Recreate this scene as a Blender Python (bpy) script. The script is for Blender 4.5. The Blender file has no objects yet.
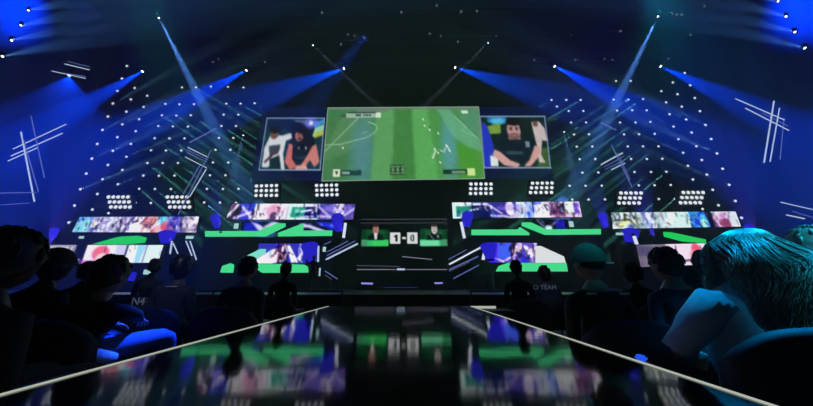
import bpy, bmesh, math, random
import numpy as np
from mathutils import Vector, Matrix

random.seed(7)
SC = bpy.context.scene
C = SC.collection
R = math.radians
F = 280.0
TILT = math.atan(82 / F)
CAMZ = 0.29
FLOORZ = -0.72

# ------------------------------------------------------------------ camera
cam = bpy.data.objects.new('camera', bpy.data.cameras.new('camera'))
C.objects.link(cam)
cam.location = (0, 0, CAMZ)
cam.rotation_euler = (math.pi / 2 + TILT, 0, 0)
cam.data.sensor_width = 36
cam.data.lens = F / 813 * 36
cam.data.clip_start = 0.05
cam.data.clip_end = 200
SC.camera = cam


def P(px, py, Y):
    """world point seen at photo pixel (px, py) on the plane y = Y"""
    x = px - 406.5
    y = 203 - py
    f = F * math.cos(TILT) - y * math.sin(TILT)
    u = F * math.sin(TILT) + y * math.cos(TILT)
    return Vector((x / f * Y, Y, CAMZ + u / f * Y))


# ------------------------------------------------------------------ helpers
def lin(c):
    return tuple(((v / 255) / 12.92 if v / 255 <= .04045 else ((v / 255 + .055) / 1.055) ** 2.4) for v in c)


MATS = {}


def mat(name, col, rough=.6, metal=0.0, spec=.5, noise=0.0, nscale=8.0, sheen=0.0):
    if name in MATS:
        return MATS[name]
    m = bpy.data.materials.new(name)
    m.use_nodes = True
    nt = m.node_tree
    b = nt.nodes['Principled BSDF']
    b.inputs['Base Color'].default_value = (*col, 1)
    b.inputs['Roughness'].default_value = rough
    b.inputs['Metallic'].default_value = metal
    b.inputs['Specular IOR Level'].default_value = spec
    if noise > 0:
        tc = nt.nodes.new('ShaderNodeTexCoord')
        n = nt.nodes.new('ShaderNodeTexNoise')
        n.inputs['Scale'].default_value = nscale
        n.inputs['Detail'].default_value = 4
        nt.links.new(tc.outputs['Object'], n.inputs['Vector'])
        mx = nt.nodes.new('ShaderNodeMix')
        mx.data_type = 'RGBA'
        mx.inputs[6].default_value = (*[c * (1 - noise) for c in col], 1)
        mx.inputs[7].default_value = (*[min(1, c * (1 + noise)) for c in col], 1)
        nt.links.new(n.outputs['Fac'], mx.inputs[0])
        nt.links.new(mx.outputs[2], b.inputs['Base Color'])
        bp = nt.nodes.new('ShaderNodeBump')
        bp.inputs['Strength'].default_value = .25
        nt.links.new(n.outputs['Fac'], bp.inputs['Height'])
        nt.links.new(bp.outputs[0], b.inputs['Normal'])
    MATS[name] = m
    return m


def emit(name, col, st=1.0, sample=False):
    if name in MATS:
        return MATS[name]
    m = bpy.data.materials.new(name)
    m.use_nodes = True
    nt = m.node_tree
    nt.nodes.clear()
    o = nt.nodes.new('ShaderNodeOutputMaterial')
    e = nt.nodes.new('ShaderNodeEmission')
    e.inputs[0].default_value = (*col, 1)
    e.inputs[1].default_value = st * 1.13
    nt.links.new(e.outputs[0], o.inputs[0])
    if not sample:
        m.cycles.emission_sampling = 'NONE'
    MATS[name] = m
    return m


def link_mesh(name, bm, m, parent=None, smooth=False):
    me = bpy.data.meshes.new(name)
    bm.normal_update()
    bm.to_mesh(me)
    bm.free()
    if smooth:
        for p in me.polygons:
            p.use_smooth = True
    for x in (m if isinstance(m, (list, tuple)) else [m]):
        me.materials.append(x)
    o = bpy.data.objects.new(name, me)
    C.objects.link(o)
    if parent is not None:
        o.parent = parent
    return o


def thing(name, label, cat, loc=(0, 0, 0), rz=0.0, group=None):
    o = bpy.data.objects.new(name, None)
    C.objects.link(o)
    o.location = loc
    o.rotation_euler = (0, 0, rz)
    o['label'] = label
    o['category'] = cat
    if group:
        o['group'] = group
    o.empty_display_size = .1
    return o


def tag(o, label, cat, group=None):
    o['label'] = label
    o['category'] = cat
    if group:
        o['group'] = group
    return o


def struct(o):
    o['kind'] = 'structure'
    return o


def bbox(bm, a, b, mi=0):
    """axis-aligned box into bm"""
    vs = [bm.verts.new((x, y, z)) for x in (a[0], b[0]) for y in (a[1], b[1]) for z in (a[2], b[2])]
    for f in [(0, 1, 3, 2), (4, 6, 7, 5), (0, 4, 5, 1), (2, 3, 7, 6), (0, 2, 6, 4), (1, 5, 7, 3)]:
        fc = bm.faces.new([vs[i] for i in f])
        fc.material_index = mi
    return vs


def bcyl(bm, p0, p1, r0, r1=None, seg=8, mi=0, cap=True):
    p0 = Vector(p0)
    p1 = Vector(p1)
    r1 = r0 if r1 is None else r1
    d = (p1 - p0)
    q = d.to_track_quat('Z', 'Y')
    rings = []
    for p, r in ((p0, r0), (p1, r1)):
        rings.append([bm.verts.new(p + q @ Vector((math.cos(2 * math.pi * i / seg) * r, math.sin(2 * math.pi * i / seg) * r, 0))) for i in range(seg)])
    for i in range(seg):
        f = bm.faces.new([rings[0][i], rings[0][(i + 1) % seg], rings[1][(i + 1) % seg], rings[1][i]])
        f.material_index = mi
        f.smooth = True
    if cap:
        bm.faces.new(rings[0][::-1]).material_index = mi
        bm.faces.new(rings[1]).material_index = mi


def lathe(bm, prof, q=None, o=Vector((0, 0, 0)), seg=14, mi=0):
    """prof: [(r, z)...] around local z, rotated by q"""
    q = q or Matrix.Identity(3).to_quaternion()
    rings = []
    for r, z in prof:
        rings.append([bm.verts.new(o + q @ Vector((math.cos(2 * math.pi * i / seg) * r, math.sin(2 * math.pi * i / seg) * r, z))) for i in range(seg)])
    for a, b in zip(rings[:-1], rings[1:]):
        for i in range(seg):
            f = bm.faces.new([a[i], a[(i + 1) % seg], b[(i + 1) % seg], b[i]])
            f.material_index = mi
            f.smooth = True
    bm.faces.new(rings[0][::-1]).material_index = mi
    bm.faces.new(rings[-1]).material_index = mi


def btube(bm, pts, rads, seg=6, mi=0):
    n = len(pts)
    rings = []
    for k in range(n):
        d = (pts[min(k + 1, n - 1)] - pts[max(k - 1, 0)])
        q = d.to_track_quat('Z', 'Y')
        rings.append([bm.verts.new(pts[k] + q @ Vector((math.cos(2 * math.pi * i / seg) * rads[k], math.sin(2 * math.pi * i / seg) * rads[k], 0))) for i in range(seg)])
    for a, b in zip(rings[:-1], rings[1:]):
        for i in range(seg):
            f = bm.faces.new([a[i], a[(i + 1) % seg], b[(i + 1) % seg], b[i]])
            f.material_index = mi
            f.smooth = True
    bm.faces.new(rings[0][::-1]).material_index = mi
    bm.faces.new(rings[-1]).material_index = mi


def extr_px(bm, pts, Y, depth, mi=0):
    """a polygon (photo outline) standing at distance Y, with real thickness going back"""
    fr = [bm.verts.new(P(x, y, Y)) for x, y in pts]
    bk = [bm.verts.new(v.co + Vector((0, depth, 0))) for v in fr]
    n = len(pts)
    bm.faces.new(fr).material_index = mi
    bm.faces.new(bk[::-1]).material_index = mi
    for i in range(n):
        bm.faces.new([fr[i], bk[i], bk[(i + 1) % n], fr[(i + 1) % n]]).material_index = mi


def light_spot(name, p, t, power, ang, col, r=.06, blend=.35, cat='light', label=None, parent=None):
    l = bpy.data.lights.new(name, 'SPOT')
    l.energy = power
    l.spot_size = R(ang)
    l.color = col
    l.shadow_soft_size = r
    l.spot_blend = blend
    o = bpy.data.objects.new(name, l)
    C.objects.link(o)
    p = Vector(p)
    t = Vector(t)
    o.location = p
    o.rotation_euler = (t - p).to_track_quat('-Z', 'Y').to_euler()
    return o


# ------------------------------------------------------------------ materials
M_black = mat('black_paint', (.006, .006, .008), .55)
M_steel = mat('truss_steel', (.02, .02, .025), .55, .3)
M_deck = mat('stage_deck_black', (.006, .006, .01), .35, noise=.3, nscale=6)
M_fascia = mat('deck_fascia', (.008, .008, .02), .5)
M_house = mat('lamp_housing', (.015, .015, .02), .45, .3)
M_frame = mat('screen_frame_metal', (.25, .3, .28), .4, .6)
M_lens = emit('lamp_lens_white', (.85, .95, 1.0), 1.6)
M_lensb = emit('lamp_lens_hot', (.75, .9, 1.0), 6.0)
M_tube = emit('light_tube_white', lin((175, 195, 225)), 1.0)
M_tubed = emit('light_tube_dim', lin((88, 100, 165)), 1.0)
M_tubeb = emit('light_tube_bright', lin((215, 225, 240)), 1.0)
M_green = emit('green_led', lin((70, 220, 140)), 1.0)
M_green2 = emit('green_led_deep', lin((30, 205, 90)), 1.0)
M_teal = emit('teal_led', lin((120, 225, 200)), 1.0)
M_edge = emit('edge_led', lin((165, 172, 160)), 1.0)
M_purple = emit('purple_led', lin((150, 140, 235)), 1.0)
M_seat = mat('seat_fabric_navy', (.012, .013, .035), .7, noise=.3, nscale=60)
M_seatd = mat('seat_plastic_black', (.01, .01, .014), .45)


def wall_mat(name, col):
    m = bpy.data.materials.new(name)
    m.use_nodes = True
    nt = m.node_tree
    b = nt.nodes['Principled BSDF']
    b.inputs['Roughness'].default_value = .85
    tc = nt.nodes.new('ShaderNodeTexCoord')
    w = nt.nodes.new('ShaderNodeTexWave')
    w.wave_type = 'BANDS'
    w.bands_direction = 'Y'
    w.inputs['Scale'].default_value = .12
    w.inputs['Distortion'].default_value = 5.0
    w.inputs['Detail'].default_value = 3
    nt.links.new(tc.outputs['Object'], w.inputs['Vector'])
    mx = nt.nodes.new('ShaderNodeMix')
    mx.data_type = 'RGBA'
    mx.inputs[6].default_value = (*[c * .6 for c in col], 1)
    mx.inputs[7].default_value = (*col, 1)
    nt.links.new(w.outputs['Color'], mx.inputs[0])
    nt.links.new(mx.outputs[2], b.inputs['Base Color'])
    bp = nt.nodes.new('ShaderNodeBump')
    bp.inputs['Strength'].default_value = .15
    bp.inputs['Distance'].default_value = .2
    nt.links.new(w.outputs['Fac'], bp.inputs['Height'])
    nt.links.new(bp.outputs[0], b.inputs['Normal'])
    return m


M_wall = wall_mat('arena_drape', (.10, .12, .2))
M_back = mat('back_wall_black', (.002, .002, .004), .8, spec=.1)
M_grid = mat('lamp_wall_panel', (.012, .02, .03), .7, spec=.2, noise=.3, nscale=2)


def gloss_floor():
    m = bpy.data.materials.new('glossy_black_acrylic')
    m.use_nodes = True
    nt = m.node_tree
    b = nt.nodes['Principled BSDF']
    b.inputs['Base Color'].default_value = (.004, .004, .006, 1)
    b.inputs['Specular IOR Level'].default_value = .31
    tc = nt.nodes.new('ShaderNodeTexCoord')
    n = nt.nodes.new('ShaderNodeTexNoise')
    n.inputs['Scale'].default_value = 2.2
    n.inputs['Detail'].default_value = 5
    nt.links.new(tc.outputs['Object'], n.inputs['Vector'])
    mr = nt.nodes.new('ShaderNodeMapRange')
    mr.inputs['To Min'].default_value = .04
    mr.inputs['To Max'].default_value = .10
    nt.links.new(n.outputs['Fac'], mr.inputs['Value'])
    nt.links.new(mr.outputs[0], b.inputs['Roughness'])
    n2 = nt.nodes.new('ShaderNodeTexNoise')
    n2.inputs['Scale'].default_value = 5.0
    nt.links.new(tc.outputs['Object'], n2.inputs['Vector'])
    bp = nt.nodes.new('ShaderNodeBump')
    bp.inputs['Strength'].default_value = .03
    bp.inputs['Distance'].default_value = .02
    nt.links.new(n2.outputs['Fac'], bp.inputs['Height'])
    nt.links.new(bp.outputs[0], b.inputs['Normal'])
    return m


M_gloss = gloss_floor()

# ------------------------------------------------------------------ the hall
def sbox(name, a, b, m):
    bm = bmesh.new()
    bbox(bm, a, b)
    return struct(link_mesh(name, bm, m))


WX = 29.0
CEIL = 25.0
sbox('floor', (-WX, -6, FLOORZ - .2), (WX, 27, FLOORZ), mat('hall_floor', (.01, .01, .014), .6))
sbox('ceiling', (-WX, -6, CEIL), (WX, 27, CEIL + .3), M_back)
sbox('wall_back', (-WX, 26.5, FLOORZ), (WX, 27, CEIL), M_back)
sbox('wall_left', (-WX - .3, -6, FLOORZ), (-WX, 27, CEIL), M_wall)
sbox('wall_right', (WX, -6, FLOORZ), (WX + .3, 27, CEIL), M_wall)
sbox('wall_rear', (-WX, -6.3, FLOORZ), (WX, -6, CEIL), M_back)

# main stage slab and the runway that runs towards the camera
bm = bmesh.new()
bbox(bm, (-25, 10, FLOORZ), (25, 26.4, -.02))
tag(link_mesh('stage_platform', bm, M_deck), 'wide low black main stage platform across the hall under the screens', 'stage')

RL, RR, RE = -1.107, .909, 4.24
run = thing('runway', 'long glossy black runway with thin white lit edges in the middle', 'runway', (-.1, 2, FLOORZ))
off = Vector((.1, -2, -FLOORZ))


def runpart(name, a, b, m):
    bm = bmesh.new()
    bbox(bm, Vector(a) + off, Vector(b) + off)
    return link_mesh(name, bm, m, run)


ys = [-3.0, -.4, .62, 1.36, 2.3, 3.25, RE]
for y0, y1 in zip(ys[:-1], ys[1:]):
    runpart('deck_panel', (RL, y0 + .002, -.04), (RR, y1 - .002, 0), M_gloss)
runpart('base', (RL + .03, -3, FLOORZ), (RR - .03, RE - .02, -.045), M_black)
runpart('edge_strip', (RL - .009, -3, -.03), (RL, RE, .004), M_edge)
runpart('edge_strip', (RR, -3, -.03), (RR + .009, RE, .004), M_edge)
runpart('edge_strip', (RR + .012, RE - .012, -.03), (RR + .36, RE, .003), M_edge)
runpart('wing_panel', (RR + .012, RE - .4, -.06), (RR + .5, RE - .012, -.031), M_black)

# ------------------------------------------------------------------ screen painting
class Canvas:
    def __init__(s, w, h, bg):
        s.w, s.h = w, h
        s.a = np.zeros((h, w, 3), dtype=float)
        s.a[:] = bg
        yy, xx = np.mgrid[0:h, 0:w]
        s.X = (xx + .5) / w
        s.Y = (yy + .5) / h

    def put(s, m, c, al=1.0):
        k = m[..., None] * al
        s.a = s.a * (1 - k) + np.array(c, float) * k

    def rect(s, x0, y0, x1, y1, c, al=1.0):
        s.put(((s.X >= x0) & (s.X <= x1) & (s.Y >= y0) & (s.Y <= y1)).astype(float), c, al)

    def ell(s, cx, cy, rx, ry, c, al=1.0, soft=.25):
        d = np.sqrt(((s.X - cx) / rx) ** 2 + ((s.Y - cy) / ry) ** 2)
        s.put(np.clip((1 + soft / 2 - d) / soft, 0, 1), c, al)

    def poly(s, pts, c, al=1.0):
        inside = np.zeros_like(s.X, dtype=bool)
        n = len(pts)
        for i in range(n):
            x0, y0 = pts[i]
            x1, y1 = pts[(i + 1) % n]
            if y0 == y1:
                continue
            cond = ((y0 > s.Y) != (y1 > s.Y)) & (s.X < (x1 - x0) * (s.Y - y0) / (y1 - y0) + x0)
            inside ^= cond
        s.put(inside.astype(float), c, al)

    def line(s, x0, y0, x1, y1, w, c, al=1.0):
        asp = s.w / s.h
        px, py = (s.X - x0) * asp, s.Y - y0
        dx, dy = (x1 - x0) * asp, y1 - y0
        L = dx * dx + dy * dy + 1e-9
        t = np.clip((px * dx + py * dy) / L, 0, 1)
        d = np.hypot(px - t * dx, py - t * dy)
        s.put(np.clip((w - d) / w * 2, 0, 1), c, al)

    def text(s, x, y, w, h, rows, c):
        n = len(rows[0])
        m = len(rows)
        for j, r in enumerate(rows):
            for i, ch in enumerate(r):
                if ch != ' ':
                    s.rect(x + w * i / n, y + h * j / m, x + w * (i + 1) / n, y + h * (j + 1) / m, c)

    def blur(s, k=1):
        for _ in range(k):
            p = np.pad(s.a, ((1, 1), (1, 1), (0, 0)), mode='edge')
            s.a = (p[1:-1, 1:-1] * 4 + p[:-2, 1:-1] * 2 + p[2:, 1:-1] * 2 + p[1:-1, :-2] * 2 + p[1:-1, 2:] * 2 + p[:-2, :-2] + p[2:, 2:] + p[:-2, 2:] + p[2:, :-2]) / 16

    def noise(s, amp, seed=1, cell=4):
        r = np.random.RandomState(seed)
        g = r.rand(s.h // cell + 2, s.w // cell + 2) - .5
        g = np.kron(g, np.ones((cell, cell)))[:s.h, :s.w]
        s.a = np.clip(s.a + g[..., None] * amp, 0, 255)


M_disp = bpy.data.materials.new('led_display')
M_disp.use_nodes = True
nt = M_disp.node_tree
nt.nodes.clear()
o_ = nt.nodes.new('ShaderNodeOutputMaterial')
e_ = nt.nodes.new('ShaderNodeEmission')
a_ = nt.nodes.new('ShaderNodeAttribute')
a_.attribute_name = 'pixels'
nt.links.new(a_.outputs['Color'], e_.inputs[0])
e_.inputs[1].default_value = 1.05
nt.links.new(e_.outputs[0], o_.inputs[0])
M_disp.cycles.emission_sampling = 'NONE'


def display(name, cv, q, parent, contrast=1.0):
    """q: TL, TR, BR, BL world points; a lit LED face with the canvas as its picture"""
    w, h = cv.w, cv.h
    tl, tr, br, bl = [Vector(v) for v in q]
    vs = []
    for j in range(h + 1):
        v = j / h
        l = tl.lerp(bl, v)
        r = tr.lerp(br, v)
        for i in range(w + 1):
            vs.append(l.lerp(r, i / w))
    fs = [(j * (w + 1) + i, (j + 1) * (w + 1) + i, (j + 1) * (w + 1) + i + 1, j * (w + 1) + i + 1) for j in range(h) for i in range(w)]
    me = bpy.data.meshes.new(name)
    me.from_pydata([tuple(v) for v in vs], [], fs)
    a = np.clip((cv.a / 255.0 - .5) * contrast + .5 + (contrast - 1) * .12, 0, 1)
    li = np.where(a <= .04045, a / 12.92, ((a + .055) / 1.055) ** 2.4)
    p = np.pad(li, ((0, 1), (0, 1), (0, 0)), mode='edge')
    p2 = np.pad(li, ((1, 0), (1, 0), (0, 0)), mode='edge')
    pt = (p + p2) / 2
    at = me.color_attributes.new('pixels', 'FLOAT_COLOR', 'POINT')
    buf = np.ones(((w + 1) * (h + 1), 4))
    buf[:, :3] = pt.reshape(-1, 3)
    at.data.foreach_set('color', buf.ravel())
    me.materials.append(M_disp)
    o = bpy.data.objects.new(name, me)
    C.objects.link(o)
    o.parent = parent
    return o


def screen(name, label, cat, px, Y, cv, frame=None, thick=.25, border=.06, dname='display'):
    """px: TL, TR, BR, BL photo pixels at distance Y"""
    q = [P(x, y, Y) for x, y in px]
    base = (q[2] + q[3]) / 2
    t = thing(name, label, cat, base)
    ql = [v - base for v in q]
    c = sum(ql, Vector()) / 4
    bm = bmesh.new()
    grow = [v + Vector((math.copysign(border, v.x - c.x), .012, math.copysign(border, v.z - c.z))) for v in ql]
    fr = [bm.verts.new(v) for v in grow]
    bk = [bm.verts.new(v + Vector((0, thick, 0))) for v in grow]
    bm.faces.new(fr)
    bm.faces.new(bk[::-1])
    for i in range(4):
        bm.faces.new([fr[i], bk[i], bk[(i + 1) % 4], fr[(i + 1) % 4]])
    link_mesh('cabinet', bm, M_black, t)
    if name == 'led_banner':
        ztop = P(406, 236 if Y > 21 else 245, 21.4 if Y > 21 else 20.3).z
        for k in (.08, .92):
            v = ql[3].lerp(ql[2], k)
            bm = bmesh.new()
            bcyl(bm, v + Vector((0, thick * .6, 0)), Vector((v.x, thick * .6, ztop - base.z)), .035, seg=6)
            link_mesh('support_post', bm, M_black, t)
    display(dname, cv, ql, t, 1.28 if name in ('led_banner', 'stage_screen') else 1.0)
    if frame is not None:
        bm = bmesh.new()
        for i in range(4):
            a, b = ql[i], ql[(i + 1) % 4]
            bcyl(bm, a + Vector((0, -.02, 0)), b + Vector((0, -.02, 0)), .045, seg=6)
        link_mesh('bezel', bm, frame, t)
    return t


# ---- main screen: football pitch
cv = Canvas(216, 96, (78, 142, 82))
cv.poly([(0, 0), (.5, 0), (.42, 1), (0, 1)], (66, 128, 82))
cv.poly([(0, .15), (.2, .1), (.12, 1), (0, 1)], (70, 126, 78))
cv.poly([(.1, .12), (.3, .12), (.3, .5), (.0, .75), (0, .6)], (92, 142, 96), .7)
cv.ell(.24, .62, .07, .5, (84, 140, 150), .85, 1.2)
cv.poly([(.32, 0), (.44, 0), (.43, 1), (.30, 1)], (92, 162, 96))
cv.poly([(.44, 0), (.555, 0), (.575, 1), (.43, 1)], (66, 132, 66))
cv.poly([(.555, 0), (.66, 0), (.72, 1), (.575, 1)], (92, 172, 92))
cv.poly([(.66, .02), (.73, .1), (.78, 1), (.72, 1)], (76, 150, 74))
cv.ell(.79, .58, .05, .45, (86, 158, 158), .9, .9)
cv.poly([(.72, .02), (.80, .02), (1, .55), (1, .75), (.82, .42)], (108, 182, 140), .75)
cv.poly([(.84, .5), (1, .65), (1, 1), (.86, 1)], (72, 152, 52))
cv.poly([(.86, .02), (1, .02), (1, .5), (.9, .28)], (84, 150, 118), .8)
cv.blur(5)
cv.noise(9, 3, 3)
cv.line(.0, .62, .225, .1, .009, (150, 200, 160), .9)
pts = []
for k in range(15):
    a = k / 14
    ang = R(200 - 250 * a)
    pts.append((.205 + .13 * math.cos(ang) * (1.0), .30 + .17 * math.sin(ang)))
arc = [(.0, .53), (.10, .52), (.19, .47), (.26, .43), (.31, .37), (.33, .31), (.325, .26), (.30, .23), (.27, .21)]
for a, b in zip(arc[:-1], arc[1:]):
    cv.line(*a, *b, .009, (150, 205, 160), .85)
cv.line(.235, .37, .27, .35, .008, (140, 190, 150), .8)
cv.line(.84, .14, 1.0, .52, .008, (150, 210, 180), .8)
cv.line(.88, .35, .98, .45, .007, (150, 210, 170), .6)
cv.line(.88, .35, .91, .28, .007, (150, 210, 170), .6)
cv.rect(.0, .0, 1, .035, (110, 130, 112), .8)
cv.rect(.19, .02, .40, .06, (115, 125, 120), .8)
cv.rect(.09, .09, .12, .14, (60, 90, 80), 1)
cv.rect(.125, .085, .345, .145, (160, 190, 170), 1)
cv.rect(.14, .065, .33, .085, (30, 60, 55), .9)
cv.rect(.185, .095, .22, .125, (40, 70, 60), .9)
cv.text(.235, .092, .05, .035, ['11 1 11', '1 111 1', '11 1 11'], (30, 50, 45))
cv.rect(.32, .075, .35, .145, (215, 240, 220), 1)
cv.rect(.885, .055, .925, .095, (215, 240, 225), 1)
for x, y in [(.64, .27), (.67, .33), (.725, .38), (.775, .55), (.79, .62), (.70, .60), (.72, .65), (.73, .78), (.63, .18)]:
    cv.ell(x, y, .005, .014, (225, 250, 225))
cv.line(.685, .72, .705, .62, .014, (205, 240, 200))
cv.line(.76, .62, .78, .56, .008, (215, 245, 220))
cv.line(.78, .56, .80, .64, .008, (215, 245, 220))
cv.line(.735, .62, .76, .64, .007, (200, 235, 200))
cv.ell(.672, .29, .005, .014, (20, 60, 30))
cv.ell(.115, .57, .006, .014, (225, 240, 225))
cv.rect(.065, .85, .108, .95, (225, 240, 210), 1)
cv.poly([(.075, .87), (.098, .87), (.095, .90), (.087, .935), (.078, .90)], (50, 70, 50))
cv.rect(.112, .86, .24, .935, (20, 62, 60), .95)
cv.rect(.12, .89, .165, .92, (150, 180, 170), .9)
cv.rect(.175, .865, .215, .88, (90, 130, 120), .7)
cv.rect(.418, .80, .51, .94, (34, 70, 44), .9)
for k in range(3):
    cv.line(.425 + .031 * k, .83, .445 + .031 * k, .83, .008, (140, 180, 140))
    cv.line(.425 + .031 * k, .91, .445 + .031 * k, .91, .008, (140, 180, 140))
    cv.ell(.435 + .031 * k, .87, .007, .022, (120, 165, 125))
cv.rect(.745, .88, .90, .935, (14, 50, 34), .95)
cv.rect(.80, .90, .885, .925, (140, 180, 150), .8)
cv.rect(.90, .86, .945, .955, (210, 240, 150), 1)
cv.rect(.965, .0, 1, 1, (120, 140, 120), .15)
M_fr = emit('screen_edge_glow', lin((120, 150, 130)), 1.0)
screen('led_screen', 'huge central screen showing a green football pitch from above', 'screen',
       [(328, 108), (478.5, 107), (484.5, 178.5), (322, 181)], 22.6, cv, M_fr)

# ---- left player screen
cv = Canvas(140, 120, (1, 10, 52))
X0, Y0, X1, Y1 = .09, .155, .97, .86


def sub(c, ox, oy, sx, sy):
    """returns scaled drawing helpers"""
    class S:
        def ell(s, cx, cy, rx, ry, col, al=1.0, soft=.25): c.ell(ox + cx * sx, oy + cy * sy, rx * sx, ry * sy, col, al, soft)
        def poly(s, pts, col, al=1.0): c.poly([(ox + x * sx, oy + y * sy) for x, y in pts], col, al)
        def rect(s, x0, y0, x1, y1, col, al=1.0): c.rect(ox + x0 * sx, oy + y0 * sy, ox + x1 * sx, oy + y1 * sy, col, al)
        def line(s, x0, y0, x1, y1, w, col, al=1.0): c.line(ox + x0 * sx, oy + y0 * sy, ox + x1 * sx, oy + y1 * sy, w * sy, col, al)
    return S()


s = sub(cv, X0, Y0, X1 - X0, Y1 - Y0)
s.rect(0, 0, 1, 1, (14, 50, 66))
s.rect(0, .0, .5, .25, (10, 30, 70))
s.rect(.45, .1, .85, .5, (8, 14, 40))
s.poly([(.85, .2), (1, .12), (1, .3), (.82, .38)], (150, 215, 170))
s.poly([(.8, .1), (1, .02), (1, .1), (.85, .2)], (60, 150, 220))
s.poly([(.86, .3), (1, .24), (1, .34), (.85, .4)], (190, 190, 60))
s.ell(.77, .1, .12, .1, (120, 130, 255), .9, .9)
s.ell(.77, .1, .04, .04, (235, 240, 255))
s.line(.5, .05, .74, .09, .02, (110, 110, 160))
s.poly([(.1, .35), (.3, .35), (.45, .3), (.48, .4), (.38, .45), (.36, .7), (.42, 1), (.3, 1), (.24, .8), (.14, .95), (.04, .95), (.03, .6)], (215, 220, 225))
s.poly([(.1, .55), (.3, .52), (.28, .7), (.14, .75)], (60, 70, 80))
s.line(.08, .85, .28, .6, .035, (70, 45, 40))
s.ell(.17, .32, .07, .1, (110, 72, 55))
s.ell(.165, .24, .08, .07, (18, 16, 18))
s.poly([(.15, .8), (.3, .72), (.36, 1), (.16, 1)], (14, 40, 34))
s.poly([(.48, .42), (.6, .36), (.76, .36), (.86, .46), (.88, .8), (.7, .9), (.5, .85), (.44, .6)], (12, 18, 34))
s.poly([(.44, .5), (.5, .52), (.52, .8), (.62, .95), (.5, 1), (.4, .85)], (205, 110, 105))
s.poly([(.84, .55), (.9, .52), (.98, .85), (.9, .95), (.82, .82), (.72, .98), (.66, .95), (.78, .7)], (205, 125, 118))
s.poly([(.62, .92), (.76, .9), (.8, 1), (.58, 1)], (225, 160, 150))
s.ell(.6, .34, .075, .12, (165, 105, 95))
s.ell(.62, .23, .09, .085, (16, 12, 16))
s.ell(.68, .3, .03, .1, (16, 12, 16))
s.ell(.61, .41, .03, .03, (70, 40, 40))
s.ell(.585, .35, .012, .015, (30, 20, 22))
s.ell(.65, .35, .012, .015, (30, 20, 22))
s.rect(.6, .56, .62, .62, (180, 180, 200))
s.rect(.72, .56, .74, .62, (180, 180, 200))
s.rect(.58, .76, .72, .79, (30, 80, 130))
cv.noise(26, 7, 2)
cv.blur(2)
for a, b in [((0, 0), (1, 0)), ((1, 0), (1, 1)), ((1, 1), (0, 1)), ((0, 1), (0, 0))]:
    s.line(*a, *b, .016, (150, 180, 215), .8)
screen('led_screen', 'smaller left screen with white shirt player and dark shirt player', 'screen',
       [(263, 107.5), (327.2, 107.5), (321.2, 181), (251, 181)], 22.9, cv)

# ---- right player screen
cv = Canvas(140, 120, (1, 10, 52))
s = sub(cv, .0, .14, .98, .72)
s.rect(0, 0, 1, 1, (14, 34, 30))
s.rect(.1, .0, .4, .12, (30, 110, 170))
s.ell(.26, .1, .12, .07, (90, 200, 240), .9, .6)
s.poly([(.1, .2), (.3, .14), (.3, .34), (.12, .36)], (120, 160, 60))
s.poly([(.02, .1), (.1, .2), (.17, .6), (.12, 1), (0, 1), (0, .3)], (34, 54, 190))
s.rect(.1, .78, .22, .97, (225, 235, 235))
s.poly([(.85, .65), (1, .6), (1, 1), (.8, 1)], (60, 90, 40))
s.poly([(.78, .12), (.9, .1), (.98, .25), (1, .5), (.92, .48), (.88, .75), (.93, .9), (.84, .9), (.82, .5)], (205, 190, 190))
s.ell(.84, .15, .04, .06, (110, 80, 70))
s.poly([(.28, .45), (.45, .36), (.62, .36), (.80, .45), (.86, .7), (.78, .98), (.3, .98), (.2, .7)], (10, 28, 38))
s.poly([(.18, .66), (.26, .7), (.4, .86), (.55, .93), (.5, 1), (.3, .95), (.14, .76)], (215, 165, 160))
s.poly([(.8, .58), (.88, .62), (.84, .8), (.7, .98), (.6, .98), (.7, .85)], (215, 160, 155))
s.poly([(.42, .36), (.58, .36), (.6, .46), (.4, .46)], (150, 105, 105))
s.ell(.5, .27, .105, .175, (196, 150, 146))
s.ell(.51, .115, .125, .075, (16, 14, 18))
s.ell(.615, .2, .025, .09, (16, 14, 18))
s.ell(.5, .395, .075, .06, (70, 46, 50), .6)
s.ell(.5, .385, .03, .012, (190, 130, 125))
for ex in (.455, .545):
    s.ell(ex, .26, .022, .018, (30, 20, 24))
    s.line(ex - .025, .225, ex + .025, .225, .01, (40, 26, 28))
s.line(.5, .27, .5, .33, .009, (170, 115, 110))
s.rect(.655, .5, .72, .62, (150, 165, 185), .8)
s.rect(.36, .70, .6, .76, (110, 135, 150), .6)
for k in range(7):
    s.rect(.375 + k * .033, .705, .39 + k * .033, .755, (12, 30, 40), .8)
cv.noise(26, 7, 2)
cv.blur(2)
for a, b in [((0, 0), (1, 0)), ((1, 0), (1, 1)), ((1, 1), (0, 1)), ((0, 1), (0, 0))]:
    s.line(*a, *b, .016, (150, 180, 215), .8)
screen('led_screen', 'smaller right screen with bearded man in dark shirt', 'screen',
       [(479.5, 107), (545, 107), (553, 178.5), (485.2, 178.5)], 22.9, cv)


# ---- banners under the screens
def banner(seed, pal, w=210, h=30, n=60):
    r = random.Random(seed)
    cv = Canvas(w, h, pal[0][2])
    for x0, x1, c in pal:
        cv.rect(x0, 0, x1, 1, c)
    return cv, r


def scribble(cv, seed, n=70, dark=(20, 16, 40)):
    r = random.Random(seed)
    for _ in range(n):
        cx, cy = r.random(), r.random()
        k = r.random()
        c = dark if k < .55 else ((245, 240, 250) if k < .8 else r.choice([(70, 50, 200), (200, 110, 170), (90, 190, 210)]))
        cv.line(cx, cy, cx + r.uniform(-.02, .02), cy + r.uniform(-.4, .4), r.uniform(.02, .06), c, r.uniform(.4, .9))


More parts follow.
